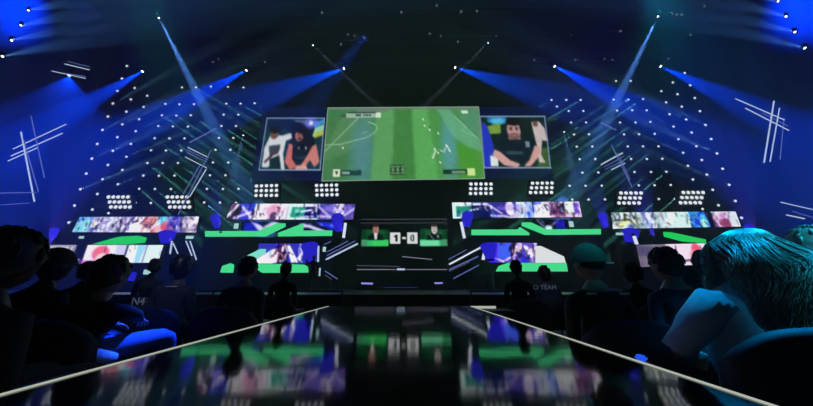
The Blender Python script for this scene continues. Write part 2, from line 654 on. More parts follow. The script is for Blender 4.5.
def blot(cv, r, x0, x1, cols, n, sz=.03):
    for _ in range(n * 2):
        cx = r.uniform(x0, x1)
        cy = r.uniform(0, 1)
        if r.random() < .4:
            cv.ell(cx, cy, r.uniform(.2, .7) * sz, r.uniform(.06, .3), r.choice(cols), r.uniform(.5, 1))
        else:
            dx = r.uniform(-sz, sz) * 1.6
            cv.line(cx, cy, cx + dx, cy + r.uniform(-.8, .8), r.uniform(.03, .09), r.choice(cols), r.uniform(.5, 1))


W_, K_, B_, PU, PK, RD, TL_ = (225, 230, 240), (40, 40, 60), (70, 100, 210), (110, 95, 170), (225, 190, 215), (190, 90, 110), (90, 190, 200)
# inner left banner
cv, r = banner(1, [(0, .07, (60, 60, 80)), (.07, .2, (60, 70, 200)), (.2, .47, (220, 205, 230)), (.47, .72, (180, 200, 215)), (.72, 1, (90, 80, 165))])
cv.ell(.05, .55, .05, .5, (55, 50, 70))
cv.line(.0, .8, .06, .1, .1, (225, 215, 235))
cv.line(.06, .9, .18, .55, .1, (205, 180, 235))
cv.line(.1, .2, .2, .9, .1, (230, 225, 245), .8)
cv.rect(.2, 0, .47, 1, (228, 215, 238))
cv.ell(.36, .45, .06, .4, (215, 160, 190))
cv.ell(.365, .8, .03, .28, (95, 70, 110))
cv.rect(.47, 0, .62, 1, (200, 232, 232))
cv.rect(.5, .2, .61, .85, (50, 150, 130))
cv.rect(.53, .35, .56, .55, (120, 200, 180))
cv.rect(.61, .15, .74, .9, (30, 24, 110))
cv.line(.56, .12, .70, .12, .09, (225, 225, 245))
cv.line(.58, .5, .66, .4, .08, (210, 215, 245))
cv.line(.58, .85, .68, .8, .08, (170, 175, 225))
cv.line(.70, .1, .80, .75, .09, (170, 160, 215))
cv.line(.72, .8, .86, .85, .1, (190, 180, 225))
cv.ell(.88, .4, .045, .5, (235, 225, 255))
cv.ell(.88, .3, .12, .25, (160, 140, 235), .5)
cv.line(.9, .9, 1., .3, .09, (185, 180, 225))
cv.rect(.198, 0, .206, 1, (60, 60, 90))
cv.rect(.465, 0, .472, 1, (120, 130, 140))
scribble(cv, 41, 90)
cv.blur(1)
screen('led_banner', 'wide banner screen of purple and white artwork below left matrix lamps', 'screen',
       [(231, 203.5), (355, 204), (353, 219.5), (226, 219.5)], 21.9, cv, border=.04, thick=.2)
cv, r = banner(2, [(0, .15, (195, 225, 230)), (.15, .5, (60, 50, 140)), (.5, .72, (200, 215, 245)), (.72, 1, (205, 185, 215))])
cv.rect(.03, .25, .15, .9, (50, 140, 120))
cv.rect(.15, .2, .3, 1, (24, 20, 90))
cv.line(.03, .12, .28, .12, .1, (215, 220, 240))
cv.line(.14, .5, .2, .42, .07, (190, 195, 235))
cv.line(.28, .15, .38, .7, .09, (170, 160, 210))
cv.line(.3, .85, .42, .9, .09, (190, 185, 220))
cv.ell(.45, .4, .035, .45, (240, 230, 255))
cv.ell(.45, .35, .1, .22, (150, 130, 230), .5)
cv.poly([(.42, 1), (.55, .3), (.58, .3), (.58, .6), (.5, 1)], (190, 185, 215))
cv.rect(.58, 0, .70, 1, (110, 130, 220))
blot(cv, r, .57, .68, [(60, 90, 200), (180, 200, 250)], 8)
cv.poly([(.63, 1), (.65, .2), (.74, .1), (.76, 1)], (240, 240, 252))
blot(cv, r, .77, .88, [(90, 60, 110), (235, 180, 200), (130, 60, 110), (40, 30, 60)], 16)
cv.rect(.88, 0, .95, .7, (220, 240, 235))
cv.rect(.95, .1, .99, .75, (110, 80, 190))
scribble(cv, 42, 90)
cv.blur(1)
screen('led_banner', 'wide banner screen of purple and white artwork below right matrix lamps', 'screen',
       [(452, 202.5), (579, 201.5), (582, 217), (453, 218.5)], 21.9, cv, border=.04, thick=.2)
# outer left banner
cv, r = banner(3, [(0, .12, (110, 160, 225)), (.12, .45, (150, 150, 190)), (.45, .55, (225, 215, 230)), (.55, .75, (215, 170, 180)), (.75, .88, (90, 90, 190)), (.88, 1, (200, 190, 210))])
cv.poly([(0, .4), (.1, .1), (.12, 1), (0, 1)], (130, 200, 215))
blot(cv, r, .13, .38, [(235, 235, 245), (50, 45, 70), (90, 100, 190), (170, 150, 200), (235, 235, 245)], 34, .025)
blot(cv, r, .36, .5, [(110, 90, 150), (60, 45, 80), (240, 235, 240)], 12)
cv.poly([(.43, 1), (.44, .5), (.52, .3), (.54, 1)], (245, 238, 242))
blot(cv, r, .56, .68, [(230, 150, 140), (90, 50, 90), (240, 220, 230), (190, 110, 120)], 14)
cv.ell(.72, .2, .06, .4, (100, 190, 215))
cv.ell(.74, .6, .04, .3, (205, 90, 110))
blot(cv, r, .74, .86, [(70, 60, 180), (150, 110, 180), (210, 180, 220)], 10)
blot(cv, r, .86, .99, [(235, 225, 235), (70, 60, 100), (160, 150, 180)], 10, .05)
scribble(cv, 43, 90)
cv.blur(1)
screen('led_banner', 'banner screen of crowded comic style artwork at far left', 'screen',
       [(79.5, 217), (199, 216.5), (196, 232.5), (72, 232)], 20.6, cv, border=.04, thick=.2)
cv, r = banner(4, [(0, .45, (190, 205, 210)), (.45, .62, (200, 240, 235)), (.62, .76, (50, 130, 220)), (.76, .8, (4, 8, 40)), (.8, 1, (205, 200, 225))])
blot(cv, r, .0, .25, [(40, 60, 50), (235, 240, 235), (190, 190, 130), (100, 120, 170)], 20, .03)
cv.line(.02, .5, .14, .45, .07, (50, 60, 40))
cv.line(.06, .75, .12, .65, .12, (225, 225, 150))
blot(cv, r, .2, .35, [(220, 225, 240), (60, 80, 80), (150, 170, 180)], 12, .03)
blot(cv, r, .35, .5, [(240, 235, 245), (120, 160, 160), (240, 245, 245)], 8, .04)
blot(cv, r, .62, .76, [(90, 200, 250), (20, 60, 190), (150, 235, 225)], 12, .03)
cv.ell(.72, .75, .025, .3, (170, 240, 220))
cv.poly([(.74, 0), (.8, 0), (.83, 1), (.77, 1)], (6, 10, 60))
blot(cv, r, .81, .93, [(235, 225, 240), (130, 90, 150), (190, 130, 160)], 12, .025)
cv.ell(.88, .35, .025, .25, (190, 140, 190))
cv.ell(.89, .75, .05, .3, (140, 70, 110))
cv.rect(.93, 0, 1, 1, (205, 215, 230), .8)
scribble(cv, 44, 90)
cv.blur(1)
screen('led_banner', 'banner screen of pale green, blue and pink artwork at far right', 'screen',
       [(611, 212.5), (735.5, 211.5), (741, 226.5), (613, 228.8)], 20.6, cv, border=.04, thick=.2)
# lower outer screens
cv, r = banner(5, [(0, .28, (150, 150, 165)), (.28, .37, (20, 30, 60)), (.37, .6, (235, 215, 232)), (.6, 1, (205, 220, 240))])
cv.poly([(0, .1), (.26, .1), (.24, .5), (.1, .45), (0, .6)], (205, 195, 210))
cv.ell(.5, .45, .07, .4, (225, 110, 135))
cv.ell(.52, .75, .05, .3, (240, 190, 200))
cv.rect(.62, 0, .72, 1, (190, 190, 225))
cv.rect(.70, 0, .712, 1, (40, 40, 70))
cv.rect(.86, 0, .872, 1, (90, 110, 150))
cv.poly([(.72, .1), (.86, 0), (.86, .8), (.74, .95)], (230, 232, 245))
cv.poly([(.79, 0), (.86, 0), (.84, 1), (.8, 1)], (150, 200, 235))
cv.rect(.35, .85, .6, 1, (180, 70, 190), .6)
scribble(cv, 45, 26)
cv.blur(1)
screen('stage_screen', 'pale pink and blue low screen at left behind audience heads', 'screen',
       [(43, 245), (163.5, 245), (158, 262.5), (36, 264)], 18.6, cv, border=.04, thick=.2)
cv, r = banner(6, [(0, .3, (120, 110, 130)), (.3, 1, (228, 205, 222))])
cv.poly([(0, .0), (.3, .2), (.35, .6), (0, .5)], (90, 85, 115))
cv.poly([(.2, .4), (.36, .25), (.38, .95), (.3, .7)], (245, 225, 240))
cv.line(.4, .1, .38, .9, .05, (80, 50, 70))
cv.line(.38, .85, .54, .75, .05, (60, 30, 60))
cv.ell(.6, .35, .05, .35, (215, 90, 120))
cv.ell(.57, .6, .05, .3, (235, 150, 170))
cv.rect(.7, 0, 1, 1, (200, 190, 225))
scribble(cv, 46, 26)
cv.blur(1)
screen('stage_screen', 'low pink and white screen at right beside the woman\'s hair', 'screen',
       [(636, 245), (733, 242.5), (740, 263), (641, 267)], 18.6, cv, border=.04, thick=.2)
# lower inner screens
cv, r = banner(7, [(0, 1, (60, 60, 170))], w=90, h=40)
cv.poly([(0, 1), (.0, .75), (.3, .3), (.5, .2), (.55, .9), (.3, 1)], (235, 215, 232))
cv.ell(.48, .1, .12, .25, (80, 60, 220))
blot(cv, r, .4, .62, [(60, 20, 50), (110, 50, 80), (235, 220, 230), (30, 15, 40)], 10, .07)
cv.poly([(.6, .1), (.66, .1), (.85, .95), (.7, .95)], (240, 235, 250))
cv.poly([(.95, .3), (1, .2), (.88, .9), (.8, .8)], (220, 220, 240))
cv.rect(.9, 0, 1, 1, (50, 50, 160), .6)
scribble(cv, 47, 26)
cv.blur(1)
screen('stage_screen', 'small low screen of white burst artwork above left green desk strip', 'screen',
       [(259, 243.5), (306, 243.5), (306, 263.5), (256, 263.5)], 19.5, cv, border=.04, thick=.2)
cv, r = banner(8, [(0, 1, (90, 80, 190))], w=90, h=40)
cv.rect(0, 0, .14, 1, (70, 40, 220))
cv.rect(.17, .05, .44, .8, (74, 100, 245))
cv.line(.14, .8, .3, .95, .05, (210, 200, 245))
cv.line(.3, .95, .55, .6, .05, (225, 215, 245))
blot(cv, r, .45, .65, [(60, 40, 70), (225, 200, 220), (40, 25, 60)], 14, .06)
cv.poly([(.7, .1), (.9, .3), (1, .6), (.85, .8), (.75, .4)], (240, 235, 250))
cv.rect(.68, .6, .86, 1, (50, 50, 200), .9)
blot(cv, r, .8, 1, [(235, 215, 235), (130, 90, 160)], 8, .06)
scribble(cv, 48, 26)
cv.blur(1)
screen('stage_screen', 'small low screen of blue artwork above right green desk strip', 'screen',
       [(491, 242.5), (537, 243), (537, 262.5), (489, 262.5)], 19.5, cv, border=.04, thick=.2)
# strips between banner and deck
cv, r = banner(9, [(0, 1, (10, 8, 50))], w=80, h=14)
cv.rect(.02, .1, .2, 1, (40, 44, 170))
cv.poly([(.1, 0), (.24, .5), (.34, .0), (.42, .2), (.26, 1), (.2, 1)], (200, 195, 240))
cv.rect(.5, .2, .8, .7, (14, 12, 50))
cv.poly([(.62, .2), (.70, .2), (.95, 1), (.85, 1), (.72, .6), (.62, .6)], (190, 190, 225))
cv.poly([(.78, .1), (1, .1), (1, .9)], (40, 50, 200))
scribble(cv, 49, 26)
cv.blur(1)
screen('stage_screen', 'thin dark blue strip screen behind the left upper green ramp', 'screen',
       [(242, 221.5), (335, 221.5), (334, 232), (241, 232)], 22.3, cv, border=.02, thick=.1)
cv, r = banner(10, [(0, 1, (6, 6, 30))], w=50, h=14)
cv.line(.1, 0, .35, .95, .06, (180, 180, 220))
cv.line(.2, 0, .42, .9, .04, (120, 120, 180))
cv.line(.7, 0, .42, .9, .06, (190, 190, 230))
cv.ell(.42, .85, .1, .25, (190, 230, 235))
cv.rect(.62, .1, .9, .9, (44, 40, 170), .9)
scribble(cv, 50, 26)
cv.blur(1)
screen('stage_screen', 'thin dark blue strip screen behind the right upper green bar', 'screen',
       [(533, 219.5), (568, 219.5), (570, 229.5), (534, 229.5)], 22.3, cv, border=.02, thick=.1)

# ---- scoreboard 1 - 0
cv = Canvas(174, 50, (1, 2, 6))
cv.rect(0, .02, 1, .07, (60, 60, 66), .8)
cv.rect(.02, .14, .2, .16, (60, 70, 70), .7)
for ox, right in ((.015, False), (.685, True)):
    cv.rect(ox, .30, ox + .31, .98, (6, 60, 30))
    cv.rect(ox + .06, .34, ox + .27, .7, (20, 90, 50), .7)
    cv.rect(ox, .72, ox + .31, .98, (50, 190, 110))
    cv.rect(ox + (.0 if not right else .24), .75, ox + (.07 if not right else .31), .98, (70, 150, 110))
    cv.rect(ox + (.13 if not right else .0), .76, ox + (.31 if not right else .22), .98, (60, 210, 100) if not right else (120, 225, 170))
    cx = ox + .165
    cv.poly([(cx - .09, .75), (cx - .085, .55), (cx - .03, .47), (cx + .03, .47), (cx + .085, .55), (cx + .09, .75)], (10, 12, 16))
    cv.ell(cx, .30, .033, .21, (190, 130, 120) if not right else (215, 205, 205))
    cv.ell(cx, .13, .034, .09, (50, 30, 30))
    cv.ell(cx - .012, .28, .005, .02, (50, 30, 30))
    cv.ell(cx + .012, .28, .005, .02, (50, 30, 30))
    cv.ell(cx, .38, .012, .025, (110, 50, 50))
    if not right:
        cv.poly([(cx - .02, .47), (cx + .02, .47), (cx + .012, .72), (cx - .012, .72)], (225, 225, 225))
    else:
        cv.line(cx - .06, .5, cx - .01, .72, .02, (130, 135, 140))
        cv.rect(cx + .03, .55, cx + .05, .65, (120, 130, 130))
cv.blur(1)
cv.rect(.345, .44, .462, .88, (222, 226, 228))
cv.rect(.54, .44, .658, .88, (222, 226, 228))
cv.text(.385, .52, .045, .28, [' 11', '111', ' 11', ' 11', ' 11', '111'.replace('111', ' 11')], (20, 20, 24))
cv.text(.575, .52, .048, .28, [' 111 ', '11 11', '11 11', '11 11', '11 11', ' 111 '], (20, 20, 24))
cv.rect(.48, .62, .522, .69, (215, 215, 215))
screen('scoreboard', 'central scoreboard reading 1-0 between two player portraits on green', 'scoreboard',
       [(360.5, 222), (447, 221.5), (448, 246.5), (359.5, 246.8)], 21.5, cv, border=.03, thick=.15)

# central dark portal behind the scoreboard and its dim light lines
a = P(357.5, 232, 21.72)
b = P(450, 183, 21.72)
bm = bmesh.new()
bbox(bm, (a.x, 21.7, -.02), (b.x, 24.5, b.z))
tag(link_mesh('portal_block', bm, mat('portal_black', (.004, .004, .012), .3)), 'tall black central block carrying the scoreboard between the decks', 'stage block')

M_dim = emit('dim_line', lin((74, 72, 84)), 1.0)
M_dim2 = emit('dim_line_brighter', lin((120, 118, 135)), 1.0)
M_dimp = emit('dim_purple', lin((34, 32, 92)), 1.0)


def tube(name, label, p0, p1, r, m, cat='light tube', group=None, seg=6):
    p0 = Vector(p0)
    p1 = Vector(p1)
    mid = (p0 + p1) / 2
    bm = bmesh.new()
    d = (p1 - p0).normalized()
    bcyl(bm, p0 - mid, p1 - mid, r, seg=seg, mi=0)
    bcyl(bm, p0 - mid - d * r * 1.5, p0 - mid, r * 1.15, seg=seg, mi=1)
    bcyl(bm, p1 - mid, p1 - mid + d * r * 1.5, r * 1.15, seg=seg, mi=1)
    o = link_mesh(name, bm, [m, M_house])
    o.location = mid
    return tag(o, label, cat, group)


def ptube(label, x0, y0, x1, y1, Y, wpx, m, **k):
    return tube('light_tube', label, P(x0, y0, Y), P(x1, y1, k.pop('Y1', Y)), wpx / 2 * Y / 285, m, **k)


ptube('long dim horizontal light line just above the scoreboard', 361, 219.5, 447, 219, 21.4, .7, M_dim)
ptube('short dim white line low on the central block, upper one', 402, 256.5, 432, 259.5, 21.65, .9, M_dim2)
ptube('long thin white line low on the central block', 357, 269.5, 447, 269.5, 21.6, .9, M_dim2)
ptube('dim grey line below left deck beside the central block', 357, 265.5, 400, 266.5, 21.6, .8, M_dim)
ptube('bright short centre lamp on the long thin white line', 397, 269.3, 405, 269.3, 21.5, 2.0, M_tube)
ptube('small bright purple light bar at left foot of central block', 361.5, 283.3, 373, 283.6, 17.5, 1.9, M_purple)
ptube('small bright purple light bar at right foot of central block', 434.5, 283.2, 442.5, 283, 17.5, 1.7, M_purple)
ptube('faint violet light line between the two purple bars', 384, 287.5, 418, 287.5, 17.5, .9, M_dimp)

# diagonal tube bundles flanking the scoreboard
for i, (x0, y0, x1, y1, w, m, d) in enumerate([
    (326, 259.5, 358, 243.5, 1.8, M_tube, 'brightest, lowest of the upper bundle'),
    (327, 255.5, 355, 241, 1.1, M_tubed, 'second from below in the upper bundle'),
    (327, 252, 348, 241, .9, M_tubed, 'third from below in the upper bundle'),
    (324, 244.5, 331, 241.5, .8, M_tubed, 'topmost short stub of the bundle'),
    (325, 271, 337.5, 279, 1.1, M_tubed, 'falling to the right beneath the bundle'),
    (325, 275, 332, 279.5, .8, M_dim, 'faint, beneath the falling one')]):
    ptube('slanted light tube left of scoreboard, ' + d, x0, y0, x1, y1, 20.5, w, m, group='slanted tubes left of the scoreboard')
for i, (x0, y0, x1, y1, w, m, d) in enumerate([
    (449, 264.5, 480.5, 247.5, 1.9, M_tubeb, 'brightest and thickest one'),
    (448.5, 259.5, 467, 249.5, .9, M_tubed, 'just above the brightest'),
    (449, 269.8, 478, 256.5, 1.5, M_tubed, 'just below the brightest'),
    (449, 271.5, 470, 262, .8, M_dim, 'faint one under two brighter ones'),
    (453.5, 278.5, 479, 265, 1.1, M_tubed, 'lowest of all')]):
    ptube('slanted light tube right of scoreboard, ' + d, x0, y0, x1, y1, 20.5, w, m, group='slanted tubes right of the scoreboard')


# ------------------------------------------------------------------ decks with green LED fascias
def deck(label, x0, x1, ytop, Y, depth, zlow, shapes, m):
    """a raised deck: box from floor/lower level up to ytop pixel, with green LED strips on its front"""
    a = P(x0, ytop, Y)
    b = P(x1, ytop, Y)
    zt = (a.z + b.z) / 2 - .02
    t = thing('raised_deck', label, 'stage deck', ((a.x + b.x) / 2, Y + .05, zlow))
    o = Vector(t.location)
    bm = bmesh.new()
    bbox(bm, Vector((a.x, Y + .1, zlow)) - o, Vector((b.x, Y + depth, zt)) - o)
    link_mesh('deck', bm, M_fascia, t)
    for s in shapes:
        mm = m
        if isinstance(s, tuple):
            s, mm = s
        bm = bmesh.new()
        extr_px(bm, s, Y, .09)
        for v in bm.verts:
            v.co -= o
        link_mesh('led_strip', bm, mm, t)
    return t


deck('left upper deck with two green light ramps rising to the right', 203.5, 335, 236.8, 21.4, 2.4, -.02,
     [[(205, 231), (257.7, 231), (276.5, 223.3), (285.4, 223.3), (285, 226.6), (265.5, 236.2), (205, 236.5)],
      [(278, 236.2), (278, 232.8), (303, 223.3), (303, 230.5), (332, 230.3), (332, 235.7)]], M_green)
deck('right upper deck with green light bar falling from a raised left end', 470, 602.5, 235, 21.4, 2.4, -.02,
     [[(471.6, 229.6), (517.6, 229.4), (520, 227), (529.5, 233), (529.5, 235), (471.6, 235)],
      [(522, 222.3), (531, 222.3), (546.5, 229.3), (601, 229), (601, 234.2), (545, 234.7), (522, 225.6)]], M_green)
deck('left lower deck with broken green light strip and teal wedge', 218, 312, 273.5, 19.2, 2.0, -.02,
     [[(220, 272.5), (222, 266), (230, 263.3), (233.5, 264.5), (232.5, 272.7)],
      ([(243, 257.5), (248, 255), (260, 249), (265.5, 249), (265, 253), (254, 259.3)], M_teal),
      [(254, 267.3), (257, 264), (280, 264), (304, 264.5), (308, 267), (308, 272.5), (262, 272.8)]], M_green)
M_white = emit('white_led', lin((222, 225, 228)), 1.0)
deck('right lower deck with green light strip under white wedge panel', 494, 570, 272.3, 19.2, 2.0, -.02,
     [[(496, 271.3), (499, 266), (508, 262.8), (566.5, 262.8), (568, 271.4)],
      ([(536, 246), (541, 246), (564, 256.5), (565.8, 262.6), (536, 262.6)], M_white)], M_green)
deck('far left deck with short green light wedge under comic banner', 70, 193, 246, 20.3, .9, -.02,
     [([(92, 244), (118, 236.8), (138, 235.6), (146, 237.5), (144, 242.5), (120, 245)], M_green2)], M_green2)
deck('far right deck with sloping green light wedge next to woman', 617, 745, 243.5, 20.3, .9, -.02,
     [([(664, 231.8), (672, 232.3), (706, 239.5), (706, 243), (684, 241.5), (665, 236.5)], M_green2)], M_green2)

# small pale desk lamps / monitors on the decks
M_pale = emit('monitor_glow', lin((165, 205, 205)), 1.0)


def monitor(label, px, py, w, h, Y):
    p = P(px, py + h / 2, Y)
    s = Y / 285
    t = thing('monitor', label, 'monitor', p)
    W, H = w * s / 2, h * s
    bm = bmesh.new()
    bbox(bm, (-W, 0, .1), (W, .05, H))
    link_mesh('casing', bm, M_black, t)
    bm = bmesh.new()
    bbox(bm, (-W * .93, -.012, .12), (W * .93, 0, H - .02))
    link_mesh('display', bm, M_pale, t)
    bm = bmesh.new()
    bcyl(bm, (0, .03, 0), (0, .03, .14), .03)
    bbox(bm, (-W * .5, -.08, -.01), (W * .5, .12, .015))
    link_mesh('stand', bm, M_black, t)


monitor('small pale monitor standing on left upper deck over the green bar', 235.5, 226.5, 5, 7.5, 21.7)
monitor('small pale monitor standing on right upper deck over the green bar', 572, 224.5, 5, 8, 21.7)
monitor('small pale monitor at left end of the far left deck', 80.5, 238, 5.5, 4.5, 20.1)
monitor('small pale green monitor at right end of the far left deck', 189, 238, 8.5, 5, 20.1)
monitor('small pale monitor at left end of the far right deck', 620.5, 234.5, 9, 4.5, 20.1)
monitor('small pale monitor at right end of left lower deck beside slanted tubes', 324, 250, 3.4, 7, 19.0)
monitor('tiny pale monitor low between heads in left audience', 146, 273, 7.5, 7, 17.5)


# ------------------------------------------------------------------ lamps
def beam_head(label, p, target, col, power, ang, r=.09, lens=M_lensb, group=None, size=1.0, up=False, blend=.35):
    """moving-head spotlight: base, yoke, head, lens + a real spot lamp"""
    p = Vector(p)
    target = Vector(target)
    d = (target - p).normalized()
    t = thing('stage_spotlight', label, 'spotlight', p, group=group)
    s = size
    z = -1 if up else 1
    bm = bmesh.new()
    bbox(bm, (-.17 * s, -.13 * s, z * .36 * s), (.17 * s, .13 * s, z * .5 * s))
    link_mesh('base', bm, M_house, t)
    bm = bmesh.new()
    for sx in (-1, 1):
        bbox(bm, (sx * .2 * s - .02 * s, -.05 * s, min(0, z * .36 * s)), (sx * .2 * s + .02 * s, .05 * s, max(0, z * .36 * s)))
    bbox(bm, (-.22 * s, -.05 * s, z * .32 * s), (.22 * s, .05 * s, z * .36 * s))
    link_mesh('yoke', bm, M_house, t)
    q = d.to_track_quat('Z', 'Y')
    bm = bmesh.new()
    lathe(bm, [(.09 * s, -.24 * s), (.14 * s, -.2 * s), (.16 * s, -.05 * s), (.15 * s, .1 * s), (.13 * s, .17 * s)], q)
    link_mesh('head', bm, M_house, t)
    bm = bmesh.new()
    lathe(bm, [(r * s * 1.0, .172 * s), (r * s * .85, .2 * s), (r * s * .45, .215 * s)], q)
    link_mesh('lens', bm, lens, t)
    if power:
        light_spot('spot_lamp', p + d * .3 * s, target, power, ang, col, .06, blend)
    return t


BL = (.0, .045, 1.0)
BL2 = (.0, .07, 1.0)
heads = [
    ((69.5, 74), (60, 150), 19, 17, 2600, 40, 'outermost left lamp on front truss, between crossing light lines', BL),
    ((144, 70.5), (72, 112), 20.5, 18, 25000, 12, 'first spotlight from the left sending blue beam down left', BL),
    ((248, 69.5), (185, 103), 20.5, 18.5, 27000, 13, 'second spotlight from the left sending blue beam down left', BL),
    ((345.5, 68), (285, 90), 20.5, 18.5, 15000, 14, 'spotlight just above left end of central screen, blue beam', BL2),
    ((453.5, 67), (520, 88), 20.5, 18.5, 15000, 14, 'spotlight just above right end of central screen, blue beam', BL2),
    ((553, 65.5), (620, 100), 20.5, 18.5, 27000, 13, 'second spotlight from the right sending blue beam down right', BL),
    ((659, 65.5), (733, 100), 20.5, 18, 25000, 12, 'first spotlight from the right sending blue beam down right', BL),
]
for (x, y), (tx, ty), Y, TY, pw, an, lab, col in heads:
    beam_head('black moving ' + lab if not lab.startswith('outer') else 'black ' + lab, P(x, y, Y), P(tx, ty, TY), col, pw * 6.5, an * 1.2,
              group='spotlights on the front truss')
# high narrow beams
PALE = (.10, .32, 1.0)
beam_head('high spotlight at top right sending a long narrow pale beam down left', P(659, 14.5, 16), P(585, 165, 22), PALE, 240000, 7.5, group='high spotlights', size=.7)
beam_head('high spotlight at top left sending a long narrow pale beam down right', P(158, 16, 16), P(236, 170, 22), PALE, 240000, 7.5, group='high spotlights', size=.7)
beam_head('small high spotlight above central screen, left one, thin pale beam', P(312, 44.5, 17), P(352, 82, 18.5), (.6, .65, 1), 26000, 4.5, group='high spotlights', size=.5)
beam_head('small high spotlight above central screen, right one, thin pale beam', P(489, 42, 17), P(449, 82, 18.5), (.6, .65, 1), 26000, 4.5, group='high spotlights', size=.5)
# four lamps on either side wall
for i, (x, y) in enumerate([(28, 10.5), (20.5, 25.5), (11, 40.5), (1.8, 56.5)]):
    n = ['topmost', 'second from top', 'third from top', 'lowest'][i]
    beam_head(n + ' of four lamps stepping down at upper left corner', P(x, y, 15 - i * .8), P(x + 120, y - 24, 9), (.1, .35, 1), 26000, 5, size=.55,
              group='four lamps at upper left', lens=M_lensb)
for i, (x, y) in enumerate([(778.5, 1.5), (786.5, 16.5), (795.5, 32.2), (805.5, 48.3)]):
    n = ['topmost', 'second from top', 'third from top', 'lowest'][i]
    beam_head(n + ' of four lamps stepping down at upper right corner', P(x, y, 15 - i * .8), P(x - 120, y - 30, 9), (.1, .35, 1), 26000, 5, size=.55,
              group='four lamps at upper right', lens=M_lensb)
# short blue uplights at the deck ends
for x, y, tx, ty, Y, lab in [
    (343, 234, 334, 212, 21.0, 'small blue floor lamp at right end of left upper deck'),
    (462, 232, 470, 210, 21.0, 'small blue floor lamp at left end of right upper deck'),
    (221, 230, 216, 212, 21.0, 'small blue floor lamp at left end of left upper deck'),
    (607, 229, 601, 211, 21.0, 'small blue floor lamp at right end of right upper deck'),
    (316, 264, 309, 243, 19.0, 'small blue floor lamp at right end of left lower deck'),
    (482, 261, 489, 240, 19.0, 'small blue floor lamp at left end of right lower deck'),
    (171, 244, 168, 226, 19.8, 'small blue floor lamp at right end of far left banner'),
    (628, 244, 633, 226, 19.8, 'small blue floor lamp at left end of far right banner'),
    (48, 247, 57, 226, 19.8, 'small blue floor lamp left of far left banner'),
    (758, 243, 749, 222, 19.8, 'small blue floor lamp right of far right banner'),
    (655, 240, 650, 226, 19.8, 'small blue floor lamp in middle of far right deck'),
]:
    beam_head(lab, P(x, y, Y), P(tx, ty, Y), (.06, .04, 1), 14000, 34, size=.45, up=True, group='blue floor lamps on the decks', lens=M_tubed, blend=.6)

M_beamglow = emit('blue_beam_glow', lin((34, 28, 190)), 1.0)  # solid glowing shapes added for the uplights' blue beams in the haze
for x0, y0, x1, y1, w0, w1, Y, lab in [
    (339, 232, 337, 214, 7, 13, 21.25, 'solid blue beam glow before right end of left upper banner'),
    (466.5, 227, 468, 212, 8, 12, 21.25, 'solid blue beam glow below left end of right upper banner'),
    (217, 229, 215, 215, 5, 9, 21.25, 'solid blue beam glow off the left end of left upper deck'),
    (606, 228, 601.5, 213, 6, 8, 21.25, 'solid blue beam glow off the right end of right upper deck'),
    (312, 262, 309, 243, 8, 17, 18.7, 'large solid blue beam glow at right end of left lower deck'),
    (490, 259, 488, 243, 9, 17, 18.7, 'large solid blue beam glow at left end of right lower deck'),
    (166, 244, 168, 231, 9, 15, 20.0, 'solid blue beam glow below right part of comic banner'),
    (630, 243, 631, 229, 9, 15, 20.0, 'solid blue beam glow below left end of pale banner'),
    (52, 238, 55, 228, 5, 7, 20.0, 'small solid blue beam glow left of comic banner'),
    (752, 238, 748, 224, 5, 7, 19.0, 'small solid blue beam glow right of pale banner'),
    (131, 281, 133, 272, 5, 6, 17.2, 'small solid blue beam glow low between heads at left'),
    (770, 247, 768, 239, 8, 10, 18.2, 'solid blue beam glow in the gap between the two women'),
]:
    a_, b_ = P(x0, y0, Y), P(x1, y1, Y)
    t = thing('blue_beam_shape', lab, 'lantern', a_, group='solid blue beam glows at the deck ends')
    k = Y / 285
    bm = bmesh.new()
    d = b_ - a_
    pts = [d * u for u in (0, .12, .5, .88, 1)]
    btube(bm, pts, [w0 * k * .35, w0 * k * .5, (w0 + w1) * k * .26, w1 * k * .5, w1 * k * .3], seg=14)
    link_mesh('glow_body', bm, M_beamglow, t)
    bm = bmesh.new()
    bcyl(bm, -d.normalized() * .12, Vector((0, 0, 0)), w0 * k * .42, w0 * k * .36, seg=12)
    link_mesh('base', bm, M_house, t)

# white leaning tubes by the deck ends
for x0, y0, x1, y1, Y, w, lab in [
    (343.5, 238, 345.5, 223, 20.9, 3.0, 'short fat white tube under blue lamp at left upper deck end'),
    (464.5, 238.5, 461, 222, 20.9, 3.0, 'short fat white tube under blue lamp at right upper deck start'),
    (318, 262, 318.5, 246, 18.9, 2.0, 'slim pale violet tube at right end of left lower deck'),
    (483, 260, 485, 249, 18.9, 3.0, 'short white tube at left end of right lower deck'),
    (170, 254, 172, 241, 19, 1.6, 'white tube leaning at right end of the far left deck'),
    (173, 243, 178, 254, 19, 1.1, 'thin white tube, left of the three slanting ones at far left deck'),
    (186, 241, 192, 256, 19, 1.1, 'thin white tube, middle of the three slanting ones at far left deck'),
    (190, 241, 196.5, 260, 19, 1.1, 'thin white tube, right of the three slanting ones at far left deck'),
    (639.5, 252, 634, 236, 19, 3.0, 'fat white tube above the collared man at right deck start'),
    (768, 250, 765, 240, 18, 3.0, 'white tube behind gap between the two women'),
    (319.5, 276, 320, 268, 18.5, 1.5, 'tiny white tube by left lower deck end'),
]:
    ptube(lab, x0, y0, x1, y1, Y, w, M_tubeb if w > 2.5 else M_tube)

